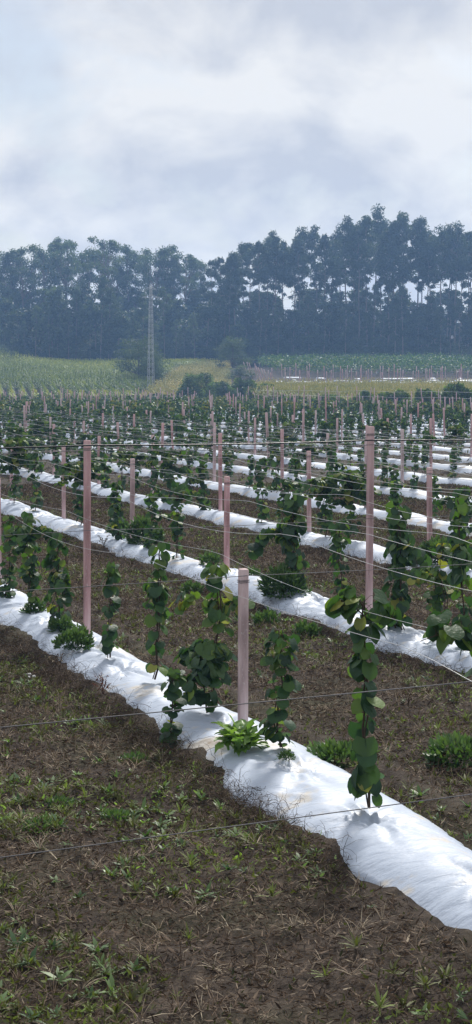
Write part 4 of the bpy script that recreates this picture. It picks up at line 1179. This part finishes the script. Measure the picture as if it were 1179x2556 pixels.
# ------------------------------------------------------------------ lattice pylon and its lines
px_, Yp = 377, 250.0
xp = (px_ - W / 2) / F * Yp; zp = float(gz(xp, Yp)); Hp = HC + (HZ - 710) * Yp / F - zp
py = empty('lattice_pylon', (xp, Yp, zp), radians(24))
wa = lambda z: np.interp(z / Hp, [0, 0.85, 1], [0.50, 0.24, 0.14])
for sx, sy in ((-1, -1), (1, -1), (1, 1), (-1, 1)):
    b = B(); zs = np.linspace(0, Hp, 12); b.tube([(sx * wa(z), sy * wa(z), z) for z in zs], 0.036, 4); obj('leg', b.mesh('leg', M_steel), py)
b = B(); z = 0.0; c4 = [(-1, -1), (1, -1), (1, 1), (-1, 1)]
while z < Hp * 0.97:
    st_ = 2.3 * wa(z) + 0.15; z2 = min(Hp, z + st_)
    for i in range(4):
        a_, c_ = c4[i], c4[(i + 1) % 4]
        b.tube([(a_[0] * wa(z), a_[1] * wa(z), z), (c_[0] * wa(z2), c_[1] * wa(z2), z2)], 0.018, 4)
        b.tube([(c_[0] * wa(z), c_[1] * wa(z), z), (a_[0] * wa(z2), a_[1] * wa(z2), z2)], 0.018, 4)
    z = z2
obj('bracing', b.mesh('bracing', M_steel), py)
arms = []
for zf, L in ((0.955, 1.0), (0.875, 1.7)):
    b = B(); zz = Hp * zf
    for s_ in (-1, 1):
        b.tube([(0, -.15, zz), (s_ * L, 0, zz + .02)], 0.035, 4); b.tube([(0, .15, zz), (s_ * L, 0, zz + .02)], 0.035, 4); b.tube([(0, 0, zz + .45), (s_ * L, 0, zz + .04)], 0.028, 4)
    arm = obj('crossarm', b.mesh('crossarm', M_steel), py)
    for s_ in (-1, 1):
        b = B(); b.tube([(s_ * L, 0, zz - .02), (s_ * L, 0, zz - .15), (s_ * L, 0, zz - .3), (s_ * L, 0, zz - .42)], [0.03, .07, .07, .02], 7)
        obj('insulator', b.mesh('insulator', M_insul), arm)
        ca, sa = cos(radians(24)), sin(radians(24)); arms.append((xp + ca * s_ * L, Yp + sa * s_ * L, zp + zz - .42))
tag(py, 'slim grey steel lattice pylon rising before the wood at left', 'pylon')
for i, a_ in enumerate(arms):
    P = []
    for t_ in np.linspace(0, 1, 24):
        P.append((a_[0] + t_ * 170, a_[1] + t_ * 48, a_[2] + 5 * t_ - 14 * t_ * (1 - t_)))
    o = wire_line('power_line', P, 0.006, M_bark2, 4)
    tag(o, 'faint power line leaving the pylon to the right, from its %s arm end' % ['upper left', 'upper right', 'lower left', 'lower right'][i], 'power line', 'power lines')

# ------------------------------------------------------------------ glimpses at the far left: track, white van, house
tx = np.linspace(-66, -30, 40); V = []; 
for a_ in tx:
    yy = 334 + 2 * sin(a_ / 9)
    for d_ in (-1.3, 0, 1.3): V.append((a_, yy + d_, float(gz(a_, yy + d_)) + 0.12))
Q = [[i * 3 + j, (i + 1) * 3 + j, (i + 1) * 3 + j + 1, i * 3 + j + 1] for i in range(39) for j in range(2)]
M_track = plain('pale_track', (0.33, 0.28, 0.23), 0.95, noise=1.0, var=0.3)
tag(obj('dirt_track', mesh('dirt_track', V, np.array(Q), M_track, smooth=True)), kind='structure')
def house(px, py_, Yd, w, d, h, label, wm, gable=1.6):
    x, y, z = world_at(px, py_, Yd)
    e = empty('house', (x, Yd, z), 0.3)
    b = B(); b.box((0, 0, h / 2 - 3), (w / 2, d / 2, h / 2 + 3)); b.add([(-w / 2, -d / 2, h), (-w / 2, d / 2, h), (-w / 2, 0, h + gable), (w / 2, -d / 2, h), (w / 2, d / 2, h), (w / 2, 0, h + gable)], T=[[0, 1, 2], [3, 5, 4]])
    obj('wall', b.mesh('wall', wm), e)
    b = B(); o_ = .35
    for s_ in (-1, 1):
        y1 = s_ * (d / 2 + o_); z1 = h - o_ * gable / (d / 2)
        A = [(-w / 2 - o_, 0, h + gable + .02), (w / 2 + o_, 0, h + gable + .02), (w / 2 + o_, y1, z1 + .02), (-w / 2 - o_, y1, z1 + .02)]
        A += [(a[0], a[1], a[2] + .14) for a in A]
        b.add(A, [[0, 1, 2, 3], [7, 6, 5, 4], [0, 4, 5, 1], [1, 5, 6, 2], [2, 6, 7, 3], [3, 7, 4, 0]])
    obj('roof', b.mesh('roof', M_roof), e)
    for wx in (-w / 4, w / 4):
        b = B(); b.box((wx, -d / 2 - .03, h * .6), (.55, .05, .6)); f_ = obj('window', b.mesh('window', M_white), e)
        b = B(); b.box((wx, -d / 2 - .09, h * .6), (.45, .02, .5)); obj('pane', b.mesh('pane', M_glass), f_)
    tag(e, label, 'house')
house(240, 812, 410, 9, 7, 3.2, 'pale ochre house glimpsed through the trees above the green maize', M_wall)
x, y, z = world_at(78, 838, 372)
z = float(gz(x, y))
vn = empty('parked_van', (x, y, z + 0.0), 0.5)
b = B()
prof_ = [(-2.4, .45), (2.35, .45), (2.5, .8), (2.35, 1.15), (1.75, 1.3), (1.1, 2.05), (0.8, 2.15), (-2.3, 2.15), (-2.45, 1.9)]
n = len(prof_); V = [(a, -0.95, c) for a, c in prof_] + [(a, .95, c) for a, c in prof_]
Q = [[i, (i + 1) % n, n + (i + 1) % n, n + i] for i in range(n)]
b.add(V, Q); b.add(V, T=[[0, i + 1, i] for i in range(1, n - 1)] + [[n, n + i, n + i + 1] for i in range(1, n - 1)])
bo = obj('body', b.mesh('body', M_white), vn)
b = B(); b.box((0.9, 0, 1.65), (.55, .97, .25)); obj('side_window', b.mesh('side_window', M_glass), vn)
for wx in (-1.6, 1.6):
    for wy in (-.85, .85):
        b = B(); b.tube([(wx, wy - .1, .36), (wx, wy + .1, .36)], .36, 12); obj('wheel', b.mesh('wheel', M_black), vn)
tag(vn, 'white van parked among the trees at the far left', 'van')

# ------------------------------------------------------------------ haze
b = B(); b.box((0, 325, 34), (458, 570, 37))
hz = obj('haze', b.mesh('haze'))
mh = bpy.data.materials.new('haze_air'); mh.use_nodes = True; t = mh.node_tree
t.nodes.remove(t.nodes['Principled BSDF'])
pv = t.nodes.new('ShaderNodeVolumePrincipled'); pv.inputs['Density'].default_value = 0.00054
pv.inputs['Color'].default_value = (0.34, 0.58, 1.0, 1); pv.inputs['Anisotropy'].default_value = 0.35
t.links.new(pv.outputs[0], t.nodes['Material Output'].inputs['Volume'])
hz.data.materials.clear(); hz.data.materials.append(mh)
tag(hz, kind='stuff')
